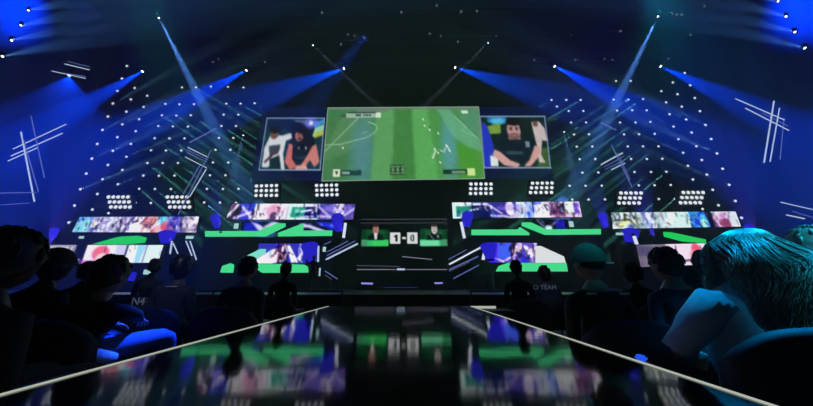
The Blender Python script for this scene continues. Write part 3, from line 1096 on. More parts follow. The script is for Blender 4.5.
# crossing glowing tubes added for projected gobo light lines on drapes and lamp walls
TUB = [
    # left wall cross
    (13, 149, 66.5, 124, 16, 1.0, 1, 'left wall cross, top rising tube'), (11, 156, 63, 133, 16, 1.1, 1, 'left wall cross, middle rising tube'),
    (8, 161, 38, 147.5, 16, 1.0, 1, 'left wall cross, lowest short rising tube'), (21, 132, 34.5, 202, 16, 1.3, 1, 'left wall cross, brightest upright tube'),
    (31, 116, 44.5, 178, 16, .9, 0, 'left wall cross, right dim upright tube'), (23, 138, 38.5, 192, 16, .9, 0, 'left wall cross, middle dim upright tube'),
    (0.5, 193, 37, 192.5, 16, .9, 0, 'faint level tube below the left wall cross'), (1, 205, 30, 203, 16, .6, 0, 'faintest lower level tube below the left wall cross'),
    # bars by the outermost lamp
    (52, 71, 86, 78.5, 18.8, 1.0, 1, 'left of two tubes through the outermost left lamp'), (66, 73.5, 86, 76.5, 18.8, .9, 0, 'short tube right of the outermost left lamp'),
    (65, 64, 90, 70, 18.8, 1.1, 1, 'lower of two tubes over the outermost left lamp'), (68, 61.5, 90, 67, 18.8, .8, 0, 'upper of two tubes over the outermost left lamp'),
    # right wall cross
    (735, 98.5, 784.5, 120, 16, 1.1, 1, 'right wall cross, upper falling tube'), (745, 108, 789, 130.5, 16, 1.1, 1, 'right wall cross, lower falling tube'),
    (762, 113, 788, 126, 16, .8, 0, 'right wall cross, thin middle falling tube'), (774, 101, 764, 163, 16, 1.3, 1, 'right wall cross, brightest upright tube'),
    (779.5, 108, 770, 162, 16, 1.0, 1, 'right wall cross, second upright tube'), (784, 118, 780, 160, 16, .7, 0, 'right wall cross, faint third upright tube'),
    (780, 202, 812.5, 209.5, 15, .9, 1, 'upper falling tube low on the right wall'), (785.5, 214.7, 804.5, 218.7, 15, 1.2, 1, 'short lower falling tube low on right wall'),
    (792, 211, 812.5, 217.5, 15, .7, 0, 'faint middle tube low on right wall'),
    # left lamp wall bundle
    (190, 142.3, 216, 128.5, 21.3, 1.2, 0, 'left bundle, lone rising tube at top'),
    (188, 147.5, 208.5, 157.5, 21.3, 1.1, 1, 'left bundle, first falling tube from top'), (187.5, 150, 208, 160, 21.3, .8, 0, 'left bundle, second falling tube from top'),
    (187, 152.5, 207.5, 162.3, 21.3, .8, 0, 'left bundle, third falling tube from top'), (185.3, 157, 207, 168, 21.3, 1.0, 1, 'left bundle, lowest falling tube'),
    (210.5, 151, 178, 215, 21.2, .9, 0, 'left bundle, long tube leaning left'), (206.3, 169, 189.5, 197, 21.2, 1.0, 1, 'left bundle, shorter bright tube leaning left'),
    (200, 165, 182, 196, 21.2, .8, 0, 'left bundle, short dim tube leaning left'),
    # right lamp wall bundle
    (600.5, 164.8, 622.5, 153, 21.3, 1.5, 1, 'right bundle, brightest rising tube'), (603.5, 167.5, 623.5, 156.5, 21.3, .8, 0, 'right bundle, second rising tube'),
    (605, 169.5, 624.5, 160, 21.3, .8, 0, 'right bundle, third rising tube'), (611, 170, 625, 163.2, 21.3, 1.1, 1, 'right bundle, lowest short rising tube'),
    (611.5, 145, 632, 187, 21.2, .9, 0, 'right bundle, left leaning upright tube'), (619, 156, 630, 180, 21.2, .8, 0, 'right bundle, right leaning upright tube'),
    (601, 122.5, 616, 130, 21.3, 1.1, 0, 'lone short falling tube above right bundle'),
]
for ti, (x0, y0, x1, y1, Y, w, br, lab) in enumerate(TUB):
    ot = ptube('thin light pattern line as tube, ' + lab, x0, y0, x1, y1, Y - .14 * (ti % 7), w, M_tube if br else M_tubed, group='crossing light pattern lines')
    ot.name = 'light_pattern_tube'

# short standing blue-white beam tubes next to inner wall ends
beam_head('small spotlight beside left edge of left player screen, blue beam down', P(243.5, 134.5, 22), P(236, 165, 22), (.2, .4, 1), 16000, 12, size=.5)
beam_head('small spotlight beside right edge of right player screen, blue beam down', P(564, 131, 22), P(569, 155, 22), (.2, .4, 1), 16000, 12, size=.5)


# matrix lamps: 3 x 5 lenses
def matrix_lamp(label, pts, Y):
    """pts: TL, TR, BL, BR lens centres in photo pixels"""
    tl, tr, bl, br = [P(x, y, Y) for x, y in pts]
    base = (bl + br) / 2 - Vector((0, 0, .2))
    t = thing('matrix_lamp', label, 'stage lamp', base, group='matrix lamps with fifteen lenses')
    bm = bmesh.new()
    g = .26
    c = [tl + Vector((-g, .06, g)), tr + Vector((g, .06, g)), br + Vector((g, .06, -g)), bl + Vector((-g, .06, -g))]
    fr = [bm.verts.new(v - base) for v in c]
    bk = [bm.verts.new(v - base + Vector((0, .25, 0))) for v in c]
    bm.faces.new(fr)
    bm.faces.new(bk[::-1])
    for i in range(4):
        bm.faces.new([fr[i], bk[i], bk[(i + 1) % 4], fr[(i + 1) % 4]])
    link_mesh('housing', bm, M_house, t)
    bm = bmesh.new()
    bcyl(bm, (-.7, .25, .1), (-.7, .25, -1.4), .03, seg=6)
    link_mesh('support_post', bm, M_black, t)
    me = None
    for j in range(3):
        for i in range(5):
            p = tl.lerp(bl, j / 2).lerp(tr.lerp(br, j / 2), i / 4) - base
            if me is None:
                bm = bmesh.new()
                lathe(bm, [(.145, 0), (.135, -.03), (.07, -.05)], Vector((0, -1, 0)).to_track_quat('-Z', 'Y'), seg=10)
                o = link_mesh('lens', bm, emit('matrix_lens', lin((225, 235, 240)), 1.0), t)
                me = o.data
            else:
                o = bpy.data.objects.new('lens', me)
                C.objects.link(o)
                o.parent = t
            o.location = p


matrix_lamp('grid lamp at far left, outermost, above comic banner', [(108.5, 197), (128, 197), (111, 207), (130, 207)], 20.9)
matrix_lamp('grid lamp second from left, above right half of comic banner', [(167.5, 197), (187, 197), (170, 207), (189.5, 207)], 20.9)
matrix_lamp('grid lamp third from left, below left player screen', [(256.5, 186), (276.5, 185.5), (256, 195.5), (276.5, 195.3)], 21.6)
matrix_lamp('grid lamp fourth from left, below left end of pitch screen', [(316.5, 185.5), (336.5, 185), (317, 195), (337, 194.6)], 21.6)
matrix_lamp('grid lamp fourth from right, below right end of pitch screen', [(471, 184), (491, 184), (470.5, 193.5), (491, 193.3)], 21.6)
matrix_lamp('grid lamp third from right, below right player screen', [(532.5, 183.2), (552, 183), (530.5, 192.5), (551.5, 192.4)], 21.6)
matrix_lamp('grid lamp second from right, above left half of pale banner', [(621, 193), (641, 193), (619, 203), (639, 203)], 20.9)
matrix_lamp('grid lamp at far right, outermost, above right end of pale banner', [(683.3, 192.5), (703, 192.5), (680.5, 202.7), (700, 202.7)], 20.9)

# ------------------------------------------------------------------ lamp walls: single small lamps
LC = {
    'C': [(127, 66), (122, 78.5), (117.5, 91), (113, 103.5), (108, 116.5), (102.6, 130), (97.4, 144), (92, 158.6), (86.4, 173.6), (80.6, 189.2), (74.7, 205.6), (69, 222.5)],
    'B': [(134.8, 88), (131, 99.5), (126.5, 111.7), (122.5, 124.4), (117.4, 137.2), (113, 150.9), (108, 165), (102.8, 179.2), (97.5, 194), (92.5, 209.6)],
    'A': [(147.3, 95.8), (143.7, 107), (139.3, 119.3), (135.8, 131.2), (131, 144), (126.6, 156.8), (122.5, 170), (118, 184.2), (108.6, 213.2)],
    'G3': [(165.4, 104), (162, 115.3), (158.3, 126), (154.7, 138.2), (151, 150.3), (147.5, 163), (143.4, 175.6), (139.3, 188.8), (135.5, 202.8)],
    'G2': [(182, 87.5), (179.5, 104.3), (176.4, 115.6), (173, 126.5), (169.5, 138.4), (166, 150.5), (162.8, 163), (159, 175.8), (155, 189), (151, 203)],
    'G1': [(196, 87.5), (194, 104.2), (190.8, 115.3), (188, 126.6), (184.5, 138.4), (181.3, 150.5), (178, 163), (174.5, 175.6), (171, 189)],
    'I2': [(211, 86.5), (226.3, 103.7), (223.7, 114.7), (221.5, 126), (219, 138), (215.6, 149.8), (213, 162.5), (210, 175.3), (207, 189), (204.2, 202.5)],
    'I1': [(228, 87), (240.5, 103.7), (238.4, 114.7), (236, 126), (233.4, 138), (230.4, 149.8), (228.3, 162.5), (225.5, 175.3), (223, 189), (220, 202.6)],
    'I0': [(243.5, 87.5), (254.6, 103.3), (238.6, 188.8), (236, 202.8)],
}
RC = {
    'C': [(684.6, 73), (690, 85.3), (694.7, 98), (699.8, 111.2), (705.4, 125), (711, 139), (716.8, 153.5), (722.5, 168.8), (729, 184.8), (735.2, 201), (741.4, 217.8)],
    'B': [(672.8, 82.5), (677.4, 94.2), (681.6, 106.6), (686, 119.5), (691.5, 132.5), (696.2, 146.2), (701.7, 160), (706.7, 174.6), (712.7, 189.8), (718.4, 205.3)],
    'A': [(661.2, 91.2), (666, 102.3), (669.5, 114.2), (673.4, 126.6), (678.3, 139.2), (683, 152.7), (687.8, 165.8), (692.8, 179.5), (702.5, 209)],
    'G3': [(645.5, 81), (643, 99.1), (646.6, 110.3), (650.3, 122), (654.6, 133.8), (658.4, 146.3), (662.2, 158.8), (666.3, 171.8), (670.6, 185), (674.8, 199)],
    'G2': [(630.6, 81), (628.3, 99.6), (632.1, 110.3), (635.4, 122.5), (639, 134.2), (643, 146.4), (646.8, 159), (651, 172), (654.5, 185.3), (658.7, 199)],
    'G1': [(616, 81), (613.6, 99.7), (617, 110.6), (620, 122.5), (624, 134.4), (627.7, 146.4), (631, 159), (634.4, 172), (638.7, 185.4)],
    'I2': [(580.6, 100), (583.3, 111), (586, 122.4), (589, 134.3), (592.3, 146.5), (595.2, 159), (598.3, 172.5), (601.7, 185.7), (605, 199.4)],
    'I1': [(566.3, 100), (568.7, 111), (571, 122.5), (574, 134.5), (576.7, 146.7), (579.6, 159.2), (582.3, 172.7), (585.5, 185.8), (588.5, 199.6)],
    'I0': [(551.5, 100), (557, 106.5), (569.5, 185.8), (572.3, 199.6)],
}
YC = {'C': 21.2, 'B': 22.1, 'A': 23.0, 'G3': 24.2, 'G2': 24.2, 'G1': 24.2, 'I2': 24.2, 'I1': 24.2, 'I0': 24.2}
CN = {'C': 'outermost column', 'B': 'second column from outside', 'A': 'third column from outside', 'G3': 'fourth column from outside',
      'G2': 'fifth column from outside', 'G1': 'sixth column from outside', 'I2': 'seventh column from outside', 'I1': 'eighth column from outside',
      'I0': 'innermost column'}
ORD = ['topmost', 'second from top', 'third from top', 'fourth from top', 'fifth from top', 'sixth from top', 'seventh from top',
       'eighth from top', 'ninth from top', 'tenth from top', 'eleventh from top', 'lowest']
bm = bmesh.new()
bbox(bm, (-.11, .0, -.1), (.11, .16, .1))
lamp_body = None
bmL = bmesh.new()
lathe(bmL, [(.105, 0), (.10, -.03), (.05, -.05)], Vector((0, -1, 0)).to_track_quat('-Z', 'Y'), seg=10)
protoB = protoL = None
rnd = random.Random(5)
nb = 0
for side, cols in (('left', LC), ('right', RC)):
    sg = -1 if side == 'left' else 1
    for ck, pl in cols.items():
        for i, (x, y) in enumerate(pl):
            p = P(x, y, YC[ck])
            t = thing('wall_spotlight', 'small white lamp on the %s lamp wall, %s, %s' % (side, ORD[i], CN[ck]), 'lamp', p,
                      group='small lamps on the %s lamp wall' % side)
            if protoB is None:
                o1 = link_mesh('housing', bm, M_house, t)
                o2 = link_mesh('lens', bmL, emit('wall_lens', lin((215, 230, 240)), 1.0), t)
                protoB, protoL = o1.data, o2.data
            else:
                o1 = bpy.data.objects.new('housing', protoB)
                o2 = bpy.data.objects.new('lens', protoL)
                for o in (o1, o2):
                    C.objects.link(o)
                    o.parent = t
            # each one throws a thin teal beam
            nb += 1
            if nb % 2 == (1 if ck in 'ABC' else 0) or (ck in 'ABC' and i < 3):
                continue
            f = rnd.random()
            if ck in 'ABC':
                tgt = p + Vector((-sg * 31, -13, 2.5))
                col, pw = (.3, .75, 1.0), 21000 * (.4 + f)
                if i > 7:
                    pw *= .4
            else:
                tgt = p + Vector((-sg * 12, -2, -8))
                col, pw = (.2, 1.0, .75), 60000 * (.4 + f)
            d = (tgt - p).normalized()
            light_spot('beam_lamp', p + d * .16, tgt, pw, 3.6, col, .03, .3)

# lamp wall panels behind the small lamps
def quadwall(name, pts, m):
    bm = bmesh.new()
    fr = [bm.verts.new(v) for v in pts]
    bk = [bm.verts.new(v + Vector((0, .2, 0))) for v in pts]
    bm.faces.new(fr)
    bm.faces.new(bk[::-1])
    for i in range(4):
        bm.faces.new([fr[i], bk[i], bk[(i + 1) % 4], fr[(i + 1) % 4]])
    return struct(link_mesh(name, bm, m))


for nm, cols, dx in (('left', LC, -1), ('right', RC, 1)):
    def ext(ck, yp, push=0.0):
        (xa, ya), (xb, yb) = cols[ck][1], cols[ck][-1]
        x = xa + (xb - xa) * (yp - ya) / (yb - ya) + dx * push
        v = P(x, yp, YC[ck] + .18)
        return v
    xi = dx * 11.0
    top, bot = 40, 262
    up = [Vector((xi, 24.38, ext('G3', top).z)), ext('G3', top, 4), ext('A', top), ext('B', top), ext('C', top, 14)]
    dn = [Vector((xi, 24.38, ext('G3', bot).z)), ext('G3', bot, 4), ext('A', bot), ext('B', bot), ext('C', bot, 14)]
    bm = bmesh.new()
    F0 = [[bm.verts.new(v) for v in up], [bm.verts.new(v) for v in dn]]
    B0 = [[bm.verts.new(v.co + Vector((0, .15, 0))) for v in r] for r in F0]
    for i in range(4):
        bm.faces.new([F0[0][i], F0[0][i + 1], F0[1][i + 1], F0[1][i]])
        bm.faces.new([B0[0][i], B0[1][i], B0[1][i + 1], B0[0][i + 1]])
        bm.faces.new([F0[0][i], B0[0][i], B0[0][i + 1], F0[0][i + 1]])
        bm.faces.new([F0[1][i], F0[1][i + 1], B0[1][i + 1], B0[1][i]])
    struct(link_mesh('wall_lamp_' + nm, bm, M_grid))


# ------------------------------------------------------------------ trusses overhead
def truss(label, x0, x1, y, z, s=.45):
    L = x1 - x0
    t = thing('lighting_truss', label, 'truss', ((x0 + x1) / 2, y, z))
    for a in (-1, 1):
        for b in (0, 1):
            bm = bmesh.new()
            bcyl(bm, (-L / 2, a * s / 2, b * s), (L / 2, a * s / 2, b * s), .03, seg=6)
            link_mesh('chord', bm, M_steel, t)
    bm = bmesh.new()
    n = int(L / .8)
    for i in range(n):
        xa = -L / 2 + L * i / n
        xb = -L / 2 + L * (i + 1) / n
        u = i % 2
        for a in (-1, 1):
            bcyl(bm, (xa, a * s / 2, s * u), (xb, a * s / 2, s * (1 - u)), .015, seg=4, cap=False)
        bcyl(bm, (xa, -s / 2 * (1 if u else -1), s), (xb, s / 2 * (1 if u else -1), s), .015, seg=4, cap=False)
    link_mesh('lattice', bm, M_steel, t)
    for k in (-.4, -.1, .1, .4):
        bm = bmesh.new()
        bcyl(bm, (k * L, 0, s), (k * L, 0, CEIL - z), .012, seg=4)
        link_mesh('hanging_cable', bm, M_black, t)
    return t


z1 = P(406, 68, 20.5).z + .5
truss('long black front truss carrying the row of blue spotlights', -24, 24, 20.5, z1)
truss('second black truss hanging higher and nearer above the screens', -16, 16, 17.0, P(406, 38, 17).z)
truss('highest black truss crossing near the top of the picture', -16, 16, 14.5, P(406, 12, 14.5).z)

# small glints: par cans on the trusses
bm0 = None
PC = [(322.5, 13, 14.5), (401.5, 12.5, 14.5), (461, 12, 14.5), (476.5, 11.5, 14.5), (437, 6, 14.5), (341, 44.5, 17), (457.5, 42, 17), (348, 35, 17), (355, 36, 17),
      (364, 38, 17), (430, 34, 17), (441, 36, 17), (496, 36, 17), (213, 62, 20.3), (219, 59, 20.3), (265, 62, 20.3), (534, 60, 20.3), (604, 59, 20.3), (612, 60, 20.3),
      (620, 31.5, 17), (690, 35, 17), (668, 59, 20.3), (703, 6.5, 14.5), (671, 14, 15.5), (676, 15, 15.5), (681, 15, 15.5), (570, 35, 17), (575, 60, 20.3)]
PN = ['highest truss, left one', 'highest truss, centre, widest', 'highest truss, right of centre, round', 'highest truss, right of centre, tilted', 'highest truss, top centre',
      'second truss, left short one', 'second truss, right short one', 'second truss, first of left trio', 'second truss, second of left trio', 'second truss, third of left trio',
      'second truss, centre right pair, left', 'second truss, centre right pair, right', 'second truss beside the thin beam lamp', 'front truss, left of second spotlight',
      'front truss, above left of second spotlight', 'front truss, right of second spotlight from left', 'front truss, left of second spotlight from right',
      'front truss, near long pale beam, left', 'front truss, near long pale beam, right', 'second truss, far right, left of beam', 'second truss, far right, right of beam',
      'front truss, just above first spotlight from right', 'highest, at top right near green glow', 'next to high right lamp, nearest', 'next to high right lamp, middle',
      'next to high right lamp, farthest', 'second truss, right quarter', 'front truss, between the two right spotlights']
M_glint = emit('par_lens_dim', lin((78, 82, 95)), 1.0)
for (x, y, Y), nm in zip(PC, PN):
    t = thing('hanging_par_lamp', 'tiny dim lamp on ' + nm if 'next' not in nm else 'tiny dim lamp ' + nm, 'lamp', P(x, y, Y), group='tiny dim lamps on the trusses')
    q = Vector((rnd.uniform(-.5, .5), -1, -.7)).to_track_quat('Z', 'Y')
    bm = bmesh.new()
    lathe(bm, [(.05, -.2), (.1, -.16), (.11, .08)], q, seg=10)
    link_mesh('can', bm, M_house, t)
    bm = bmesh.new()
    lathe(bm, [(.085, .081), (.07, .1)], q, seg=10)
    link_mesh('lens', bm, M_glint, t)

# ------------------------------------------------------------------ broad coloured washes
def wash(p, t, pw, ang, col, blend=.8, r=.3):
    light_spot('wash_lamp', p, t, pw, ang, col, r, blend)


for sg in (-1, 1):
    wash((sg * 20, 10, 23), (sg * 29, 13.5, 20.5), 95000, 42, (.0, .05, 1))
    wash((sg * 23, 5, 22), (sg * 29, 9, 20), 30000, 40, (.0, .035, 1))
    wash((sg * 20, 9, 24), (sg * 25, 15, 15), 18000, 18, (.0, .05, 1))
    # teal-green light over the lamp walls
    wash((sg * 19, 12, 24.5), (sg * 18.5, 24, 9), 7500, 30, (.0, .75, .5))
# cyan light on the right audience, from the rear
wash((3.6, -3.4, 6.5), (2.3, 1.32, .38), 6500, 8.6, (.02, .55, 1.0), .5, .12)
wash((4.8, 4.2, 6.5), (2.15, 1.5, .5), 5000, 9.5, (.0, .42, 1.0), .5, .12)
# added unseen narrow blue spot, lights only the seated person's thigh
wash((-1.0, 6.0, 7.0), (-2.12, 2.42, -.12), 19000, 4.6, (.01, .08, 1.0), .6, .1)
# green/teal top light on the capped head
wash((1.4, -2.2, 5.5), (1.37, 2.05, .66), 800, 4, (.05, .8, .8), .6, .1)
wash((4.6, -3.0, 6.5), (2.9, 1.7, .4), 13000, 6, (.02, .55, 1.0), .5, .12)  # added unseen spot brightening the fair haired person at the right edge

# ================================================================== people and chairs
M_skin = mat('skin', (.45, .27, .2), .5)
M_skin_unlit = mat('skin_unlit', (.06, .04, .03), .6)  # darker skin copy: lack of light on the silhouettes put into the colour
M_eye = mat('eye_white', (.7, .7, .7), .3)
M_iris = mat('iris_dark', (.03, .02, .02), .2)
M_lip = mat('lip', (.35, .12, .1), .45)
M_hairk = mat('hair_black', (.008, .007, .007), .45, noise=.4, nscale=90)
M_hairb = mat('hair_brown', (.03, .02, .014), .45, noise=.4, nscale=90)
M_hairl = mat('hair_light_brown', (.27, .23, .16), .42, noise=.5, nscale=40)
M_hairf = mat('hair_fair', (.3, .24, .16), .42, noise=.5, nscale=40)
M_cloth = {}


def cloth(n, c):
    return mat('cloth_' + n, c, .8, noise=.25, nscale=30)


K1 = cloth('black', (.008, .008, .011))
K2 = cloth('charcoal', (.02, .02, .026))
K3 = cloth('navy', (.015, .022, .06))
K4 = cloth('pale_blue', (.42, .55, .62))
K5 = cloth('white', (.6, .62, .62))
K6 = cloth('jeans', (.09, .14, .3))
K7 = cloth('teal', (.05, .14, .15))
K8 = cloth('trouser_dark', (.012, .012, .018))
M_shoe = mat('shoe_leather', (.02, .018, .018), .4)

PARTMAT = {'skin': 0, 'top': 1, 'leg': 2, 'shoe': 3}


def skin_body(joints, edges):
    """joints: [(x,y,z,r)], edges: [(a,b,kind)] -> mesh grown with the Skin modifier"""
    me = bpy.data.meshes.new('tmp')
    me.from_pydata([j[:3] for j in joints], [e[:2] for e in edges], [])
    o = bpy.data.objects.new('tmp', me)
    C.objects.link(o)
    m = o.modifiers.new('s', 'SKIN')
    m.use_smooth_shade = True
    for i, j in enumerate(joints):
        sv = me.skin_vertices[0].data[i]
        rr = j[3]
        sv.radius = rr if isinstance(rr, tuple) else (rr, rr)
        sv.use_root = (i == 0)
    s = o.modifiers.new('u', 'SUBSURF')
    s.levels = 1
    s.render_levels = 1
    dg = bpy.context.evaluated_depsgraph_get()
    out = bpy.data.meshes.new_from_object(o.evaluated_get(dg))
    bpy.data.objects.remove(o)
    bm = bmesh.new()
    bm.from_mesh(out)
    bpy.data.meshes.remove(out)
    segs = [(Vector(joints[a][:3]), Vector(joints[b][:3]), PARTMAT[k]) for a, b, k in edges]
    for f in bm.faces:
        c = f.calc_center_median()
        best, bd = 0, 1e9
        for a, b, k in segs:
            ab = b - a
            tt = max(0, min(1, (c - a).dot(ab) / (ab.length_squared + 1e-9)))
            d = (c - a - ab * tt).length
            if d < bd:
                bd, best = d, k
        f.material_index = best
        f.smooth = True
    return bm


def add_head(bm, c, rot, s=1.0):
    """a head with jaw, nose, ears, eyes, mouth; c = centre, rot = Matrix 3x3"""
    seg, rng = 20, 14
    rings = []
    for j in range(1, rng):
        th = math.pi * j / rng
        ring = []
        for i in range(seg):
            ph = 2 * math.pi * i / seg
            x = math.sin(th) * math.cos(ph)
            y = math.sin(th) * math.sin(ph)
            z = math.cos(th)
            w = 1.0 - .28 * max(0, -z) ** 1.3
            X, Y_, Z = x * .077 * w, y * .097 * (1 - .12 * max(0, -z)), z * .118
            if y > .75 and -.35 < z < .2:      # nose and brow
                k = math.exp(-(x * 4.5) ** 2)
                Y_ += .022 * k * (1 - abs(z + .1) * 2.4)
            if y > .6 and z < -.6:
                Y_ += .012
            if y > .5 and .05 < z < .35 and .15 < abs(x) < .6:
                Y_ -= .006
            ring.append(bm.verts.new(c + rot @ Vector((X, Y_, Z)) * s))
        rings.append(ring)
    top = bm.verts.new(c + rot @ Vector((0, 0, .118)) * s)
    bot = bm.verts.new(c + rot @ Vector((0, .012, -.118)) * s)
    fl = []
    for i in range(seg):
        fl.append(bm.faces.new([top, rings[0][i], rings[0][(i + 1) % seg]]))
        fl.append(bm.faces.new([bot, rings[-1][(i + 1) % seg], rings[-1][i]]))
        for a, b in zip(rings[:-1], rings[1:]):
            fl.append(bm.faces.new([a[i], b[i], b[(i + 1) % seg], a[(i + 1) % seg]]))
    for f in fl:
        f.smooth = True
        f.material_index = 0
    for sx in (-1, 1):
        q = (rot @ Matrix.Rotation(R(90 * sx), 3, 'Y')).to_quaternion()
        lathe(bm, [(.012 * s, 0), (.026 * s, .006 * s), (.03 * s, .012 * s), (.018 * s, .016 * s)], q, c + rot @ Vector((sx * .072, -.008, -.008)) * s, seg=8, mi=0)
        q = (rot @ Matrix.Rotation(R(-90), 3, 'X')).to_quaternion()
        lathe(bm, [(.013 * s, -.006 * s), (.011 * s, .004 * s), (.004 * s, .008 * s)], q, c + rot @ Vector((sx * .03, .083, .008)) * s, seg=8, mi=4)
        lathe(bm, [(.006 * s, .006 * s), (.004 * s, .010 * s)], q, c + rot @ Vector((sx * .03, .083, .008)) * s, seg=8, mi=5)
    btube(bm, [c + rot @ Vector((x, .088 - abs(x) * .3, -.058)) * s for x in (-.024, -.01, .01, .024)], [.003 * s, .006 * s, .006 * s, .003 * s], mi=6)


def hair_shell(bm, c, rot, s, style, rnd, locks=60):
    """short hair: a shell over skull top, sides and back with uneven tufts"""
    seg, rng = 22, 12
    low = {'short': -.6, 'crop': -.35, 'bob': -1.0, 'full': -.8}[style]
    gr = {'short': 1.13, 'crop': 1.07, 'bob': 1.26, 'full': 1.24}[style]
    rings = []
    for j in range(rng + 1):
        ring = []
        for i in range(seg):
            ph = 2 * math.pi * i / seg
            back = .5 - .5 * math.sin(ph)           # 1 at the back
            zmin = low * (back ** .7) + .42 * (1 - back) ** 1.5
            th = math.acos(max(-1, min(1, 1 - (1 - zmin) * (j + .02) / rng)))
            n = 1 + rnd.uniform(-.03, .04)
            v = Vector((math.sin(th) * math.cos(ph) * .077, math.sin(th) * math.sin(ph) * .097 - .006, math.cos(th) * .118)) * gr * n
            if style == 'bob' and v.z < 0:
                v.x *= 1 + .25 * (-v.z / .12)
                v.y *= 1 + .15 * (-v.z / .12)
                v.z *= 1.15
            ring.append(bm.verts.new(c + rot @ v * s))
        rings.append(ring)
    for a, b in zip(rings[:-1], rings[1:]):
        for i in range(seg):
            f = bm.faces.new([a[i], b[i], b[(i + 1) % seg], a[(i + 1) % seg]])
            f.smooth = True
    inn = []
    for i in range(seg):                             # inward lip gives the hair its thickness
        v = rings[-1][i].co
        inn.append(bm.verts.new(c + (v - c) * .86))
    for i in range(seg):
        bm.faces.new([rings[-1][i], inn[i], inn[(i + 1) % seg], rings[-1][(i + 1) % seg]])
    for _ in range(locks):                              # locks
        ph = rnd.uniform(0, 2 * math.pi)
        th = rnd.uniform(.1, 1.3)
        d = Vector((math.sin(th) * math.cos(ph) * .077, math.sin(th) * math.sin(ph) * .097 - .006, math.cos(th) * .118)) * gr
        if d.y > .05:
            d.y *= .6
        t1 = th + .35
        d2 = Vector((math.sin(t1) * math.cos(ph) * .077, math.sin(t1) * math.sin(ph) * .097 - .006, math.cos(t1) * .118)) * gr * 1.04
        btube(bm, [c + rot @ d * s, c + rot @ ((d + d2) * .52) * s, c + rot @ d2 * s], [.006 * s, .008 * s, .002 * s], seg=5)


def add_hand(J, E, wi, wrist, d, side, s=1.0, curl=.5):
    """palm and five fingers as skin chains rooted in the palm"""
    d = Vector(d).normalized()
    up = Vector((0, 0, 1))
    lat = d.cross(up).normalized()
    palm = Vector(wrist) + d * .05 * s
    J.append((*palm, (.028 * s, .016 * s)))
    pi = len(J) - 1
    E.append((wi, pi, 'skin'))
    kn = Vector(wrist) + d * .085 * s
    for k, ln in enumerate((.062, .074, .069, .054)):
        off = lat * side * (k - 1.5) * .021 * s
        p = kn + off
        J.append((*p, .0095 * s))
        a = len(J) - 1
        E.append((pi, a, 'skin'))
        dd = (d - up * curl * .6).normalized()
        p = p + dd * ln * .5 * s
        J.append((*p, .0085 * s))
        E.append((a, a + 1, 'skin'))
        dd = (d * .4 - up * curl * 1.4).normalized()
        p = p + dd * ln * .5 * s
        J.append((*p, .007 * s))
        E.append((a + 1, a + 2, 'skin'))
    p = Vector(wrist) + d * .035 * s - lat * side * .03 * s
    J.append((*p, .011 * s))
    a = len(J) - 1
    E.append((pi, a, 'skin'))
    p = p + (d * .8 - lat * side * .6 - up * .3).normalized() * .035 * s
    J.append((*p, .0095 * s))
    E.append((a, a + 1, 'skin'))


